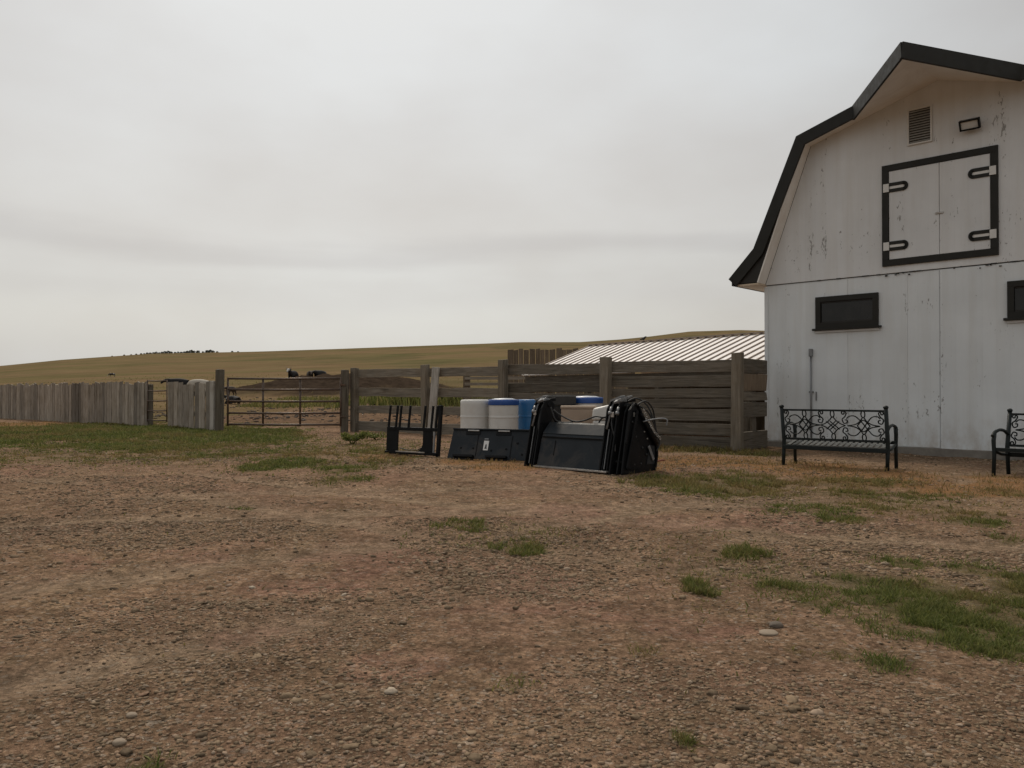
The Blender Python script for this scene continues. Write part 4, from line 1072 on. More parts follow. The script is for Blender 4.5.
def arm(u0, n, right):
    ex = .0
    for k in range(n):
        u = u0 + k * .085
        mb = MB(); pr_ = [(p[0] + (.05 if k % 2 else 0), p[1] * (1 - .05 * (k % 2))) for p in armp]
        slab(mb, pr_, u, u + .022); mb.build('arm_plate', M['black_steel'], bk, .004)
    u1 = u0 + .085 * (n - 1)
    mb = MB(); mb.beam((u0 + .055, .055, .12), (u0 + .055, .20, .66), .035, .04, (0, 1, 0)); mb.tube([(u0 + .055, .20, .66), (u0 + .055, .25, .86)], .013, 8); mb.build('inner_cylinder', M['black_steel'], bk)
    for y_, z_, r_ in ((.30, .92, .033), (.10, .16, .028)):
        mb = MB(); mb.tube([(u0 - .03, y_, z_), (u1 + .04, y_, z_)], r_, 12); mb.build('pivot_pin', M['black_steel'], bk)
    mb = MB(); mb.box(((u0 + u1) / 2, .10, .80), (.05, .02, .07)); mb.build('grease_plate', M['worn_steel'], bk, .004)
    mb = MB(); mb.beam((u0 + .02, .36, .97), (u1 - .02, .50, 1.0), .035, .05); mb.build('lock_lever', M['black_steel'], bk, .004)
    mb = MB(); mb.tube([(u0 + .03, .10, .60), (u0 + .03, .22, .90), (u0 + .03, .32, 1.01), (u0 + .03, .42, .97)], .016, 8); mb.build('hard_line', M['conduit'], bk)
    mb = MB(); mb.box(((u0 + u1) / 2, .25, .985), (.16, .09, .03), Matrix.Rotation(R(25), 3, 'X') @ Matrix.Rotation(R(-14), 3, 'Y')); mb.box(((u0 + u1) / 2 + .03, .30, 0.995), (.09, .09, .04)); mb.build('top_bracket', M['conduit'], bk, .005)
    mb = MB(); mb.beam((u0 + .06, -.005, .06), (u0 + .06, .12, .60), .010, .012, (0, 1, 0)); mb.build('pale_strip', M['conduit'], bk)  # thin pale grey strip in the gap between arm plates
    mb = MB(); mb.beam(((u0 + u1) / 2 + .05, .32, .93), ((u0 + u1) / 2 + .05, .62, .62), .07, .07, (0, 0, 1)); mb.tube([((u0 + u1) / 2 + .05, .62, .62), ((u0 + u1) / 2 + .05, .78, .44)], .02, 10); mb.build('lift_cylinder', M['black_steel'], bk, .008)
arm(.0, 3, False); arm(1.36, 4, True)
# right cheek plate
cheek = [(.02, 0), (.80, .0), (.86, .22), (.84, .46), (.66, .56), (.50, .76), (.40, .92), (.30, .95), (.20, .86), (.10, .42)]
mb = MB(); slab(mb, cheek, BW + .012, BW + .04); mb.build('cheek_plate', M['black_steel'], bk, .005)
mb = MB(); slab(mb, cheek, -.05, -.024); mb.build('cheek_plate', M['black_steel'], bk, .005)
mb = MB(); mb.tube([(BW + .075, .42, .82), (BW + .075, .56, .66)], .022, 10); mb.tube([(BW + .075, .50, .73), (BW + .075, .80, .38)], .036, 10); mb.build('side_cylinder', M['black_steel'], bk)
mb = MB(); mb.tube([(BW + .08, .48, .745), (BW + .08, .62, .58)], .013, 8); mb.build('cylinder_rod', M['chrome'], bk)
mb = MB()
for y, z, w, h in ((.30, .80, .03, .06), (.62, .46, .022, .022), (.55, .56, .02, .02)): mb.box((BW + .046, y, z), (.012, w, h))
mb.build('grease_fitting', M['worn_steel'], bk, .003)
mb = MB(); slab(mb, [(.60, .10), (.80, .10), (.80, .36), (.68, .36)], BW + .042, BW + .05); mb.build('side_gusset', M['slate_steel'], bk, .003)
XO = BW + .04
mb = MB()
for k in range(len(cheek) - 1):
    if k in (0,): continue
    p, q = cheek[k], cheek[k + 1]
    mb.beam((XO + .012, p[0], p[1]), (XO + .012, q[0], q[1]), .03, .024, (1, 0, 0))
mb.build('cheek_flange', M['black_steel'], bk)
for y, z in ((.16, .12), (.30, .12), (.46, .12), (.20, .30), (.34, .50), (.50, .34), (.26, .70), (.36, .84), (.60, .24)):
    mb = MB(); mb.lathe([(.018, 0), (.018, .012), (.006, .018)], 8)
    o = mb.build('bolt', M['black_plastic'], bk); o.rotation_euler = (0, R(90), 0); o.location = (XO, y, z)
mb = MB(); slab(mb, [(.12, .06), (.44, .06), (.40, .40), (.30, .62), (.20, .40)], XO + .001, XO + .014); mb.build('doubler_plate', M['black_steel'], bk, .004)
mb = MB(); mb.beam((XO + .03, .10, .08), (XO + .03, .34, .86), .02, .05, (0, 1, 0)); mb.build('stiffener', M['black_steel'], bk, .004)
mb = MB(); mb.beam((XO + .03, .62, .36), (XO + .03, .74, .16), .012, .05, (0, 1, 0)); mb.build('pale_gap', M['conduit'], bk, .004)  # pale piece added to stand for an open gap in the cheek
# chain hanging over the side cylinder
mb = MB()
for k in range(12):
    t_ = k / 11; c_ = Vector((XO + .085, .42 + .40 * t_, .86 - .40 * t_ - .05 * math.sin(math.pi * t_)))
    pts = [c_ + Vector((.0 if k % 2 else .014 * math.cos(a_), .022 * math.sin(a_) * .7 + (.014 * math.cos(a_) if k % 2 else 0), -.022 * math.sin(a_) * .7 + (.014 * math.cos(a_) if k % 2 else 0))) for a_ in np.linspace(0, 2 * math.pi, 9)[:-1]]
    mb.tube(pts, .005, 5, closed=True)
o = mb.build('chain', M['worn_steel'], bk)
# open frames and couplers on the heads of both arms
for u in (.05, 1.44, 1.56):
    mb = MB()
    mb.beam((u - .05, .20, .99), (u + .07, .24, 1.04), .022, .022); mb.beam((u - .05, .34, 1.0), (u + .07, .36, 1.05), .022, .022)
    mb.beam((u - .05, .20, .99), (u - .05, .34, 1.0), .022, .022); mb.beam((u + .07, .24, 1.04), (u + .07, .36, 1.05), .022, .022)
    mb.build('head_frame', M['conduit'], bk)
    mb = MB(); mb.tube([(u, .14, .90), (u + .01, .10, .84)], .018, 8); mb.tube([(u + .01, .10, .84), (u + .012, .085, .80)], .026, 8); mb.build('coupler', M['conduit'], bk)
hs = [[(.28, .30, .84), (.40, .33, .76), (.62, .36, .68), (.80, .38, .70), (1.0, .37, .76), (1.15, .36, .75), (1.35, .32, .80)],
      [(1.02, .42, .67), (1.08, .42, .735), (1.2, .40, .75), (1.28, .40, .72), (1.36, .36, .72)],
      [(.26, .26, .88), (.33, .28, .70), (.42, .34, .66), (.56, .40, .67)],
      [(BW + .06, .34, .93), (BW + .10, .50, .98), (BW + .10, .68, .86), (BW + .08, .78, .6), (BW + .09, .86, .4), (BW + .08, .80, .28)],
      [(1.56, .36, .98), (1.60, .52, 1.02), (1.68, .66, .92), (1.76, .70, .72)],
      [(1.42, .20, .80), (1.46, .12, .66), (1.52, .10, .50), (1.56, .06, .30)], [(.10, .22, .84), (.14, .12, .62), (.16, .10, .40), (.14, .06, .22)], [(1.60, .40, .96), (1.72, .60, .84), (1.76, .74, .60), (1.74, .80, .42), (1.70, .86, .30)]]
def smooth(pts, n=6):
    pts = [Vector(p) for p in pts]; out = []
    for i in range(len(pts) - 1):
        p0 = pts[max(i - 1, 0)]; p1 = pts[i]; p2 = pts[i + 1]; p3 = pts[min(i + 2, len(pts) - 1)]
        for k in range(n):
            t = k / n
            out.append(.5 * ((2 * p1) + (p2 - p0) * t + (2 * p0 - 5 * p1 + 4 * p2 - p3) * t * t + (3 * p1 - p0 - 3 * p2 + p3) * t ** 3))
    out.append(pts[-1]); return out
for h in hs:
    mb = MB(); mb.tube(smooth(h), .012, 8); mb.build('hose', M['rubber'], bk)
mb = MB(); mb.tube(smooth([(1.74, .46, .70), (1.86, .55, .735), (1.96, .63, .745), (2.0, .66, .72), (1.99, .66, .65)]), .011, 8); mb.build('bent_handle', M['conduit'], bk)
rod = thing('rusty_rod', 'short rusty red rod lying on the dirt right of the bucket', 'rod', (2.22, 12.25, g1(2.22, 12.25)), R(12))
mb = MB(); mb.tube([(-.14, 0, .03), (.16, .02, .07)], .014, 8); mb.build('bar', M['rust'], rod)

# ------------------------------------------------------------------ garden benches
def spiral(cx, cy, r, a0, turns, n=16, shrink=.25):
    return [(cx + r * (1 - (1 - shrink) * i / n) * math.cos(a0 + turns * 2 * math.pi * i / n), cy + r * (1 - (1 - shrink) * i / n) * math.sin(a0 + turns * 2 * math.pi * i / n)) for i in range(n + 1)]
def bench(label, loc, rz):
    t = thing('garden_bench', label, 'bench', loc, rz, 'wrought iron garden benches by the barn')
    BWd = 1.44                        # local: x along the bench, y towards the front (sitter looks to +y), z up
    bk_ = .10                         # back tilts rearwards
    def bp(u, z): return (u, -.02 - (z - .40) * bk_ / .45, z)
    for sx_ in (0, 1):
        x = 0 if sx_ == 0 else BWd
        mb = MB(); mb.tube([(x, -.06, 0), (x, -.03, .22), bp(x, .40), bp(x, .88)], [.026, .028, .03, .028], 8)
        bpost = mb.build('back_post', M['bench_iron'], t)
        mb = MB(); mb.lathe([(.022, 0), (.036, .012), (.036, .03), (.02, .045), (.004, .048)], 10, bp(x, .875)); mb.build('finial', M['bench_iron'], bpost)
        mb = MB(); mb.tube([(x, .50, 0), (x, .47, .3), (x, .49, .50), (x, .46, .60)], [.026, .026, .028, .03], 8); mb.build('front_leg', M['bench_iron'], t)
        mb = MB(); mb.tube(smooth([bp(x, .56), (x, .10, .62), (x, .28, .635), (x, .46, .605), (x, .53, .56)]), .022, 8); mb.build('armrest', M['bench_iron'], t)
        mb = MB(); mb.tube([(x, -.03, .29), (x, .2, .30), (x, .47, .355)], .02, 8); mb.build('side_rail', M['bench_iron'], t)
    mb = MB(); mb.beam((.0, -.05, .288), (BWd, -.05, .288), .04, .06); mb.build('rear_rail', M['bench_iron'], t, .005)
    mb = MB(); mb.beam((.0, .46, .38), (BWd, .46, .38), .04, .05); mb.build('front_rail', M['bench_iron'], t, .005)
    for k in range(17):
        x = .07 + k * (BWd - .14) / 16
        mb = MB(); mb.beam((x, -.03, .325), (x, .46, .402), .05, .008); mb.build('seat_slat', M['slat_metal'], t)
    zt, zb = .845, .415
    mb = MB(); mb.beam(bp(.0, zt), bp(BWd, zt), .028, .028); mb.build('top_rail', M['bench_iron'], t)
    mb = MB(); mb.beam(bp(.0, zb), bp(BWd, zb), .028, .032); mb.build('lower_rail', M['bench_iron'], t)
    # scrollwork, drawn in a 750 x 220 field
    mb = MB()
    sxk = BWd / 765.0
    def put(pts, r=.0095, closed=False):
        mb.tube([bp((p[0]) * sxk, (zt + zb) / 2 + p[1] / 110 * (zt - zb) / 2) for p in pts], r, 6, closed=closed)
    def sm2(pts, n=6): return [(p.x, p.y) for p in smooth([(a_, b_, 0) for a_, b_ in pts], n)]
    def lens(cx, cy, w=14, h=25): put([(cx + w * math.sin(a_), cy + h * math.cos(a_)) for a_ in np.linspace(0, 2 * math.pi, 15)[:-1]], closed=True)
    for cx in (173, 604):
        for sg in (1, -1):
            put(sm2([(cx - 118, 52 * sg), (cx - 95, 70 * sg), (cx - 55, 68 * sg), (cx - 10, 25 * sg), (cx + 30, -28 * sg), (cx + 62, -64 * sg), (cx + 98, -70 * sg), (cx + 118, -52 * sg)]))
            put(sm2([(cx - 115, 0), (cx - 60, 10 * sg), (cx - 25, 32 * sg), (cx, 62 * sg), (cx + 25, 32 * sg), (cx + 60, 10 * sg), (cx + 115, 0)]))
            put(sm2([(cx - 45, 0), (cx, 42 * sg), (cx + 45, 0)], 4))
            lens(cx, 85 * sg)
    cx = 383
    for sg in (1, -1):
        put(sm2([(cx - 92, 0), (cx - 55, 14 * sg), (cx - 25, 36 * sg), (cx, 62 * sg), (cx + 25, 36 * sg), (cx + 55, 14 * sg), (cx + 92, 0)]))
        for o in (-14, 14):
            put([(cx - 34 + o, 30 * sg), (cx + 34 + o, -30 * sg)])
        lens(cx, 85 * sg)
    for cx, d_ in ((38, 1), (296, -1), (470, 1), (728, -1)):
        for sg in (1, -1):
            put(sm2([(cx - 16 * d_, 108 * sg)] + [(p[0], p[1]) for p in [(cx + 14 * d_, 95 * sg), (cx + 4 * d_, 66 * sg), (cx - 16 * d_, 46 * sg), (cx - 6 * d_, 18 * sg), (cx + 16 * d_, 22 * sg), (cx + 18 * d_, 40 * sg), (cx + 2 * d_, 42 * sg)]]))
            put([(x_, y_ * sg) for x_, y_ in spiral(cx - 6 * d_, 92, 15, math.pi * (.5 if d_ > 0 else .5), .9 * (1 if d_ > 0 else -1))])
    mb.build('scroll_panel', M['bench_iron'], t)
    return t
# first bench: seen from behind, its seat turned to the barn
a = ((785 - 512) / FPX * 11.86, 11.86); b = ((889 - 512) / FPX * 10.98, 10.98)
bench('wrought iron bench seen from behind with its scroll back to the yard', (a[0], a[1] + .03, g1(a[0], a[1]) - .012), math.atan2(b[1] - a[1], b[0] - a[0]))
# second bench: turned to the yard, cut by the picture edge
rz2 = R(130)
bl_ = Vector((G(1006.5, 471.5)[0], G(1006.5, 471.5)[1]))
ex = Vector((math.cos(rz2), math.sin(rz2)))
o2 = bl_ - ex * 1.44
bench('wrought iron bench facing the yard at the right edge beside the barn', (o2.x, o2.y, g1(o2.x, o2.y) - .012), rz2)

# ------------------------------------------------------------------ two odd stones in the yard
def stone(label, px, py, s, mat):
    x, y = G(px, py)
    t = bpy.data.objects.new('stone', None)
    bm = bmesh.new(); bmesh.ops.create_icosphere(bm, subdivisions=3, radius=1)
    for v in bm.verts:
        k = 1 + .35 * (float(fbm(np.array([v.co.x * 1.3 + px]), np.array([v.co.y * 1.3 + v.co.z]), 3, 3)[0]) - .5)
        v.co = Vector((v.co.x * s[0] * k, v.co.y * s[1] * k, v.co.z * s[2] * k))
    me = bpy.data.meshes.new('stone'); bm.to_mesh(me); bm.free(); me.materials.append(mat)
    me.polygons.foreach_set('use_smooth', [True] * len(me.polygons))
    o = bpy.data.objects.new('stone', me); COL.objects.link(o); o.location = (x, y, g1(x, y) + s[2] * .4); o.rotation_euler = (0, 0, random.uniform(-.4, .4))
    tag(o, label, 'stone')
stone('flat pale stone in the gravel left of the big grass patch', 768, 633, (.045, .038, .012), M['stone_pale'])
stone('dark stone just behind the flat pale stone', 775, 627, (.034, .028, .018), M['stone_dark'])
stone('pale oval stone near the bottom left of the gravel', 121, 743, (.022, .019, .011), M['stone_pale'])
stone('pale stone at the bottom left beside rough dark gravel', 133, 716, (.020, .016, .010), M['stone_pale'])

# ------------------------------------------------------------------ gravel
ICO = None
def ico(sub):
    bm = bmesh.new(); bmesh.ops.create_icosphere(bm, subdivisions=sub, radius=1)
    v = np.array([x.co[:] for x in bm.verts]); f = np.array([[q.index for q in x.verts] for x in bm.faces]); bm.free(); return v, f
def pebbles(name, n, y0, y1, s0, s1, sub, power=2.2, label=None):
    # more stones close by, scattered over the whole yard in front of the fence
    u = rng.random(n * 3)
    yy = y0 + (y1 - y0) * u
    xx = (rng.random(n * 3) * 2 - 1) * (1.2 + yy * .82)
    clump = fbm(xx * .8, yy * .8, 71, 4)
    keep = (rng.random(n * 3) < np.clip((clump - .40) * 4.5, .10, 1)) & (rng.random(n * 3) > .8 * track(xx, yy)) & (mask_of(xx, yy, PATCH, .5) < .5)
    xx, yy = xx[keep][:n], yy[keep][:n]; n = len(xx)
    s = s0 + (s1 - s0) * rng.random(n) ** power
    v, f = ico(sub)
    sc = np.stack([s * (.8 + .6 * rng.random(n)), s * (.7 + .4 * rng.random(n)), s * (.28 + .35 * rng.random(n))], 1)
    ang_ = rng.random(n) * 6.283; ca, sa = np.cos(ang_), np.sin(ang_)
    tilt_ = (rng.random(n) - .5) * .7; ct, st_ = np.cos(tilt_), np.sin(tilt_)
    pv = v[None] * (1 + (rng.random((n, len(v), 1)) - .5) * .5) * sc[:, None]
    px_, pz_ = pv[..., 0] * ct[:, None] - pv[..., 2] * st_[:, None], pv[..., 0] * st_[:, None] + pv[..., 2] * ct[:, None]
    X = px_ * ca[:, None] - pv[..., 1] * sa[:, None] + xx[:, None]
    Y = px_ * sa[:, None] + pv[..., 1] * ca[:, None] + yy[:, None]
    Z = pz_ + (gz(xx, yy) + sc[:, 2] * .25)[:, None]
    vv = np.stack([X, Y, Z], -1).reshape(-1, 3)
    fa = (f[None] + (np.arange(n) * len(v))[:, None, None]).reshape(-1)
    tone = np.repeat(np.clip(rng.random(n) ** 1.1 * .92 + .08 * (rng.random(n) > .95), 0, 1), len(v))
    o = np_mesh(name, vv, fa, np.full(n * len(f), 3), M['pebble'], {'tone': tone}, False)
    tag(o, label, 'gravel', kind='stuff')
pebbles('fine_gravel', 90000, 1.4, 7.0, .0025, .0115, 1, 2.4, 'fine brown gravel strewn over the near yard')
pebbles('coarse_gravel', 52000, 4.0, 21.0, .005, .024, 1, 2.6, 'coarser gravel thinning out towards the fences')
pebbles('loose_stones', 1500, 1.4, 16.0, .008, .024, 2, 2.6, 'loose pale and brown stones lying on the gravel')

def clods(n):
    yy = rng.uniform(22.5, 62, n * 2); xx = rng.uniform(-20, 3, n * 2)
    k = ((xx - A0[0]) * FN[0] + (yy - A0[1]) * FN[1] > .6) & (rng.random(n * 2) < np.clip((fbm(xx / 1.6, yy / 1.6, 77, 3) - .42) * 6, .06, 1))
    k &= ((xx + 11.75) * 0.614 + (yy - 25.5) * 0.789 > 1.0)
    xx, yy = xx[k][:n], yy[k][:n]; n = len(xx)
    v, f = ico(1); s_ = .02 + .075 * rng.random(n) ** 3
    p_ = v[None] * (1 + (rng.random((n, len(v), 1)) - .5) * .6) * (s_[:, None] * np.array([1.2, 1.0, .55]))[:, None]
    p_[..., 0] += xx[:, None]; p_[..., 1] += yy[:, None]; p_[..., 2] += (gz(xx, yy) + s_ * .25)[:, None]
    fa = (f[None] + (np.arange(n) * len(v))[:, None, None]).reshape(-1)
    o = np_mesh('clods', p_.reshape(-1, 3), fa, np.full(n * len(f), 3), M['clod'], {'tone': np.repeat(rng.random(n), len(v))})
    tag(o, 'dark dried clods strewn over the corral dirt', 'clods', kind='stuff')
M['clod'] = m_plain('dried_clods', (0.045, 0.033, 0.024), (0.11, 0.078, 0.054), 2, 0.9, 0.01)
clods(3800)

# ------------------------------------------------------------------ grass
def blades(name, xs, ys, hs_, ws, dry, label=None, cat=None, kind='stuff', lean=.55, zs=None, parent=None, la=None):
    n = len(xs)
    a = rng.random(n) * 6.283; ln_ = lean * (.3 + rng.random(n)); la = rng.random(n) * 6.283 if la is None else la
    dx, dy = np.cos(a) * ws / 2, np.sin(a) * ws / 2
    lx, ly = np.cos(la) * ln_ * hs_, np.sin(la) * ln_ * hs_
    z = gz(xs, ys) - .004 if zs is None else zs
    hz = hs_ * np.sqrt(np.clip(1 - (ln_ * .7) ** 2, .15, 1))
    p = np.empty((n, 5, 3))
    p[:, 0] = np.stack([xs - dx, ys - dy, z], 1); p[:, 1] = np.stack([xs + dx, ys + dy, z], 1)
    mx, my = xs + lx * .38, ys + ly * .38
    p[:, 2] = np.stack([mx + dx * .75, my + dy * .75, z + hz * .62], 1); p[:, 3] = np.stack([mx - dx * .75, my - dy * .75, z + hz * .62], 1)
    p[:, 4] = np.stack([xs + lx, ys + ly, z + hz], 1)
    b = np.arange(n) * 5
    q = np.stack([b, b + 1, b + 2, b + 3], 1); t3 = np.stack([b + 3, b + 2, b + 4], 1)
    ff_ = np.concatenate([q, t3], 1).ravel(); lt_ = np.tile([4, 3], n)
    tone = np.repeat(np.clip(rng.random(n) * .8 + .1, 0, 1), 5); dr = np.repeat(np.clip(dry, 0, 1), 5)
    o = np_mesh(name, p.reshape(-1, 3), ff_, lt_, M['blade'], {'tone': tone, 'dry': dr})
    if label: tag(o, label, cat, kind=kind)
    return o
def scatter(p, per_m2):
    cx, cy, ax, ay = ell(*p[:4])
    n = int(min(per_m2 * math.pi * ax * ay * p[4] * 1.5, 30000))
    th_ = rng.random(n) * 6.283; rr = np.sqrt(rng.random(n)) * 1.2
    x = cx + np.cos(th_) * rr * ax; y = cy + np.sin(th_) * rr * ay
    cl = .5 * fbm(x * 3.2, y * 3.2, 61, 3) + .5 * fbm(x * 9, y * 9, 62, 2)
    wob_ = rr + (fbm(x * 2.2, y * 2.2, 21, 3) - .5) * 1.1
    k = (rng.random(n) < np.clip((cl - .445) * 9, .03, 1)) & (rng.random(n) < 1 - sstep(.35, 1.35, wob_))
    return x[k], y[k]
GX, GY, GH, GW, GDr, GA = [], [], [], [], [], []
for p in PATCH:
    D = G(p[0], p[1])[1]
    per = np.clip(60000 / D ** 1.15, 1300, 16000)
    NB_ = 16
    cx_, cy_ = scatter(p, per / 13); m = len(cx_)
    sg = (.012 + .0016 * D) * (.5 + rng.random(m) ** 2 * 1.6); ch = p[5] * (.3 + .9 * rng.random(m) ** 2); cd_ = np.clip(p[6] * 1.1 + (rng.random(m) - .5) * .5 + (fbm(cx_ * 1.1, cy_ * 1.1, 91, 3) - .5) * 1.6, 0, 1) ** 1.2
    ox, oy = rng.normal(0, 1, (m, NB_)), rng.normal(0, 1, (m, NB_))
    x = (cx_[:, None] + ox * sg[:, None]).ravel(); y = (cy_[:, None] + oy * sg[:, None]).ravel(); n = len(x)
    GX.append(x); GY.append(y); GA.append((np.arctan2(oy, ox) + rng.normal(0, .6, (m, NB_))).ravel())
    GH.append((ch[:, None] * (.5 + .6 * rng.random((m, NB_)))).ravel())
    GW.append(np.full(n, np.clip(.0010 * D, .0035, .02)) * (.6 + .7 * rng.random(n)))
    GDr.append(np.clip(np.repeat(cd_, NB_) + (rng.random(n) - .5) * .35, 0, 1))
GX, GY, GH, GW, GDr, GA = map(np.concatenate, (GX, GY, GH, GW, GDr, GA))
blades('grass', GX, GY, GH, GW, GDr, 'low green and yellowing grass growing through the gravel', 'grass', lean=1.0, la=GA)
LX, LY, LH, LW, LD = [], [], [], [], []
for p in PATCH:
    D = G(p[0], p[1])[1]
    x, y = scatter((p[0], p[1], p[2] * 1.25, p[3] * 1.25, p[4] * .8), np.clip(30000 / D ** 1.15, 700, 9000)); n = len(x)
    LX.append(x); LY.append(y); LH.append((.012 + .028 * rng.random(n)) * (1 + .02 * D)); LW.append(np.clip(.0016 * D, .006, .03) * (.6 + .8 * rng.random(n)))
    LD.append(np.clip(p[6] * .9 + (rng.random(n) - .5) * .5 + (fbm(x * 1.1, y * 1.1, 91, 3) - .5) * 1.2, 0, 1))
n = 5200          # single sprigs here and there in the dirt
x = rng.uniform(-16, 14, n); y = 2 + 16 * rng.random(n); k = (np.abs(x) < 1 + .8 * y) & (fbm(x / 1.3, y / 1.3, 97, 4) > .52); x, y = x[k], y[k]; n = len(x)
LX.append(x); LY.append(y); LH.append(.012 + .03 * rng.random(n)); LW.append(.004 + .0012 * y); LD.append(.2 + .8 * rng.random(n))
LX, LY, LH, LW, LD = map(np.concatenate, (LX, LY, LH, LW, LD))
blades('ground_weeds', LX, LY, LH, LW, LD, 'flat creeping weeds spread over the dirt among the grass', 'weeds', lean=1.25)
# sparse dry stalks over the reddish strip before the barn and fence
X_, Y_ = [], []
for p in DRYP:
    x, y = scatter(p + (.8,), 420); X_.append(x); Y_.append(y)
X_, Y_ = np.concatenate(X_), np.concatenate(Y_); n = len(X_)
blades('dry_grass', X_, Y_, .03 + .07 * rng.random(n) ** 2, .006 + .010 * rng.random(n), .75 + .25 * rng.random(n), 'dry reddish grass along the barn and fence', 'dry grass', lean=.9)
# lone tufts in the gravel
def tuft(label, px, py, rx, ry, h, n, group='green tufts in the open gravel'):
    cx, cy, ax, ay = ell(px, py, rx, ry)
    th_ = rng.random(n) * 6.283; rr = np.sqrt(rng.random(n)); k = rr + (rng.random(n) - .5) * .5 < 1
    x = cx + np.cos(th_) * rr * ax * (1 + .25 * np.sin(3 * th_ + px)); y = cy + np.sin(th_) * rr * ay * (1 + .25 * np.sin(2 * th_ + py))
    cl = fbm(x * 7, y * 7, 66, 3); k &= rr < 1.0
    kk = k & (rng.random(n) < np.clip((cl - .37) * 6, .08, 1))
    x, y = x[kk], y[kk]; m = len(x); D = cy
    o = blades('grass_tuft', x - cx, y - cy, h * (.2 + .65 * rng.random(m)), np.full(m, .0012 * D) * (.6 + .7 * rng.random(m)), .25 * rng.random(m) + (.5 * (rng.random(m) > .8)), lean=1.1, zs=gz(x, y) - .004)
    o.location = (cx, cy, 0)
    tag(o, label, 'grass tuft', group)
tuft('left one of two green tufts in the middle of the gravel', 463, 524, 27, 6, .08, 2200)
tuft('right one of two green tufts in the middle of the gravel', 520, 545, 28, 6.5, .09, 2600)
tuft('green tuft nearest the big patch, level with its far end', 745, 553, 22, 7, .10, 2000)
tuft('small green tuft in the gravel nearest left of the flat pale stone', 700, 588, 18, 7.5, .09, 1800)
tuft('flat green tuft between the small tuft and the big patch', 790, 584, 25, 4.5, .06, 1500)
tuft('tiny dark tuft at the bottom edge of the yard', 685, 745, 11, 8, .06, 900)
# leafy weed by the gate hinge post
def weed(label, x, y, h, n, spread, leaf, dry=.0, group=None, name='weed_plant'):
    t = thing(name, label, 'weed', (x, y, g1(x, y)), 0, group)
    mb = MB(); tips = []
    for k in range(9):
        a_ = random.uniform(0, 6.283); e = Vector((math.cos(a_) * spread * random.uniform(.3, 1), math.sin(a_) * spread * random.uniform(.3, 1), h * random.uniform(.6, 1)))
        mb.tube([(0, 0, -.02), e * .5 + Vector((0, 0, h * .1)), e], [.008, .006, .003], 5); tips.append(e)
    st_ = mb.build('stem', M['blade'], t)
    xs = []; ys = []; zs_ = []
    for k in range(n):
        e = random.choice(tips); f_ = random.uniform(.3, 1.0)
        xs.append(e.x * f_ + random.gauss(0, spread * .12)); ys.append(e.y * f_ + random.gauss(0, spread * .12)); zs_.append(e.z * f_ + h * .05)
    o = blades('leaves', np.array(xs), np.array(ys), leaf * (.6 + .8 * rng.random(n)), np.full(n, leaf * .45), np.full(n, dry) + .1 * rng.random(n), lean=1.2, zs=np.array(zs_))
    o.parent = t
wx, wy = G(352, 444)
weed('leafy green weed growing in front of the tube gate hinge post', wx, wy, .24, 420, .36, .075)
wx, wy = G(377, 440)
weed('low green weed at the foot of the fence beside the hinge post', wx, wy, .16, 220, .42, .065)
# tall weeds on the bank and short growth round the heap
n = 3800
x = rng.normal(-4.2, 1.9, n); y = rng.normal(44, 1.3, n)
blades('corral_weeds', x, y, .3 + .55 * rng.random(n), .05 + .05 * rng.random(n), np.clip(.1 + .5 * rng.random(n) * (rng.random(n) > .6), 0, 1), 'tall green weeds on the bank inside the corral', 'weeds', lean=.5)
n = 4200
x = rng.uniform(-17, -8, n); y = rng.uniform(48, 60, n) ; k = fbm(x / 2, y / 2, 81, 3) > .43; x, y = x[k], y[k]; n = len(x)
blades('heap_weeds', x, y, .08 + .22 * rng.random(n), .05 + .05 * rng.random(n), .1 + .4 * rng.random(n), 'low green weeds growing before the dung heap', 'weeds', lean=.7)
n = 5000
rr = 52 + 90 * rng.random(n) ** 1.3; az = (rng.random(n) * 2 - 1) * .75
x, y = rr * np.sin(az), rr * np.cos(az); k = (x < 30) & ((x + 14.8) ** 2 / 64 + (y - 72) ** 2 / 49 > 1.1); x, y, rr = x[k], y[k], rr[k]; n = len(x)
blades('prairie_grass', x, y, .06 + .12 * rng.random(n), .0011 * rr, .35 + .4 * rng.random(n), 'tawny prairie grass beyond the corral', 'grass', lean=.6)

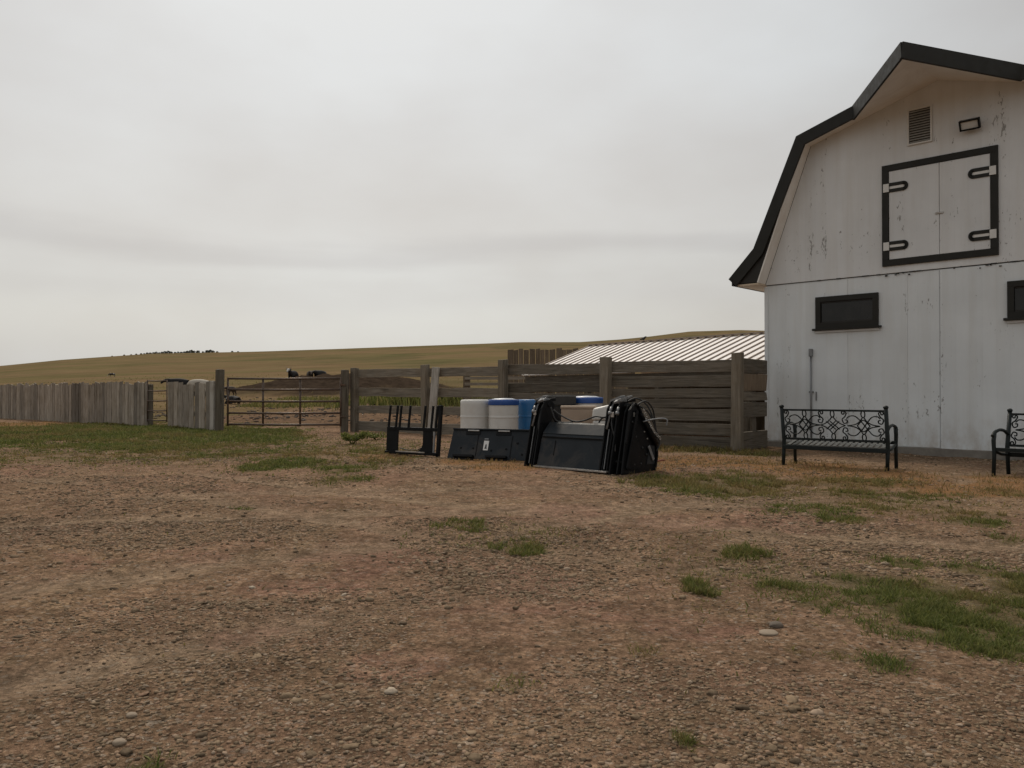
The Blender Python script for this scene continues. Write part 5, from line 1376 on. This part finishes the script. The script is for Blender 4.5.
# ------------------------------------------------------------------ small trees along the far crest
tx = [112, 124, 131, 136, 141, 144, 147, 150, 153, 156, 159, 162, 165, 168, 171, 175, 178, 181, 184, 187, 191, 194, 198, 203, 207, 210, 213, 217, 232, 238]
ts = [1.3, 1.6, 1.5, 1.7, 1.8, 1.6, 2.1, 1.9, 2.2, 2.5, 1.9, 2.4, 2.8, 3.2, 2.5, 2.0, 2.3, 2.0, 2.3, 2.9, 3.5, 2.8, 2.9, 2.2, 3.1, 3.4, 2.6, 2.0, 1.9, 1.6]
order = 'first second third fourth fifth sixth seventh eighth ninth tenth eleventh twelfth thirteenth fourteenth fifteenth sixteenth seventeenth eighteenth nineteenth twentieth'.split()
order += ['twenty-' + q for q in order[:9]] + ['last']
for k, (px, s) in enumerate(zip(tx, ts)):
    lab_s = s; s = s * .9
    az = math.atan((px - 512) / FPX); rr = 597.0
    x, y = rr * math.sin(az), rr * math.cos(az)
    sz = 'low dark bush' if lab_s < 2.2 else ('small dark tree' if lab_s < 3.2 else 'taller dark tree')
    t = thing('hilltop_tree', f'{sz}, {order[k]} from the left in the row on the hill crest', 'tree', (x, y, g1(x, y) - .55), random.uniform(0, 6), 'small trees along the hill crest')
    mb = MB(); mb.tube([(0, 0, -.3), (.05, 0, s * .35), (.0, .05, s * .7)], [.16, .12, .05], 6)
    for q in range(3): mb.tube([(0, 0, s * .3), (random.uniform(-.6, .6), random.uniform(-.6, .6), s * .65)], [.07, .03], 5)
    mb.build('trunk', M['bark'], t)
    mb = MB()
    for q in range(150):
        v = Vector((random.gauss(0, 1), random.gauss(0, 1), random.gauss(0, 1))).normalized() * random.uniform(.5, 1.0) ** .6
        c = Vector((v.x * s * .48, v.y * s * .48, s * .40 + v.z * s * .42)); l = random.uniform(.18, .36) * s * .5
        a_ = Vector((random.uniform(-1, 1), random.uniform(-1, 1), random.uniform(-1, 1))).normalized(); b_ = a_.orthogonal().normalized()
        mb.add([c - a_ * l, c + b_ * l * .6, c + a_ * l, c - b_ * l * .6], [(0, 1, 2, 3)], random.random())
    mb.build('crown', M['tree_leaf'], t)
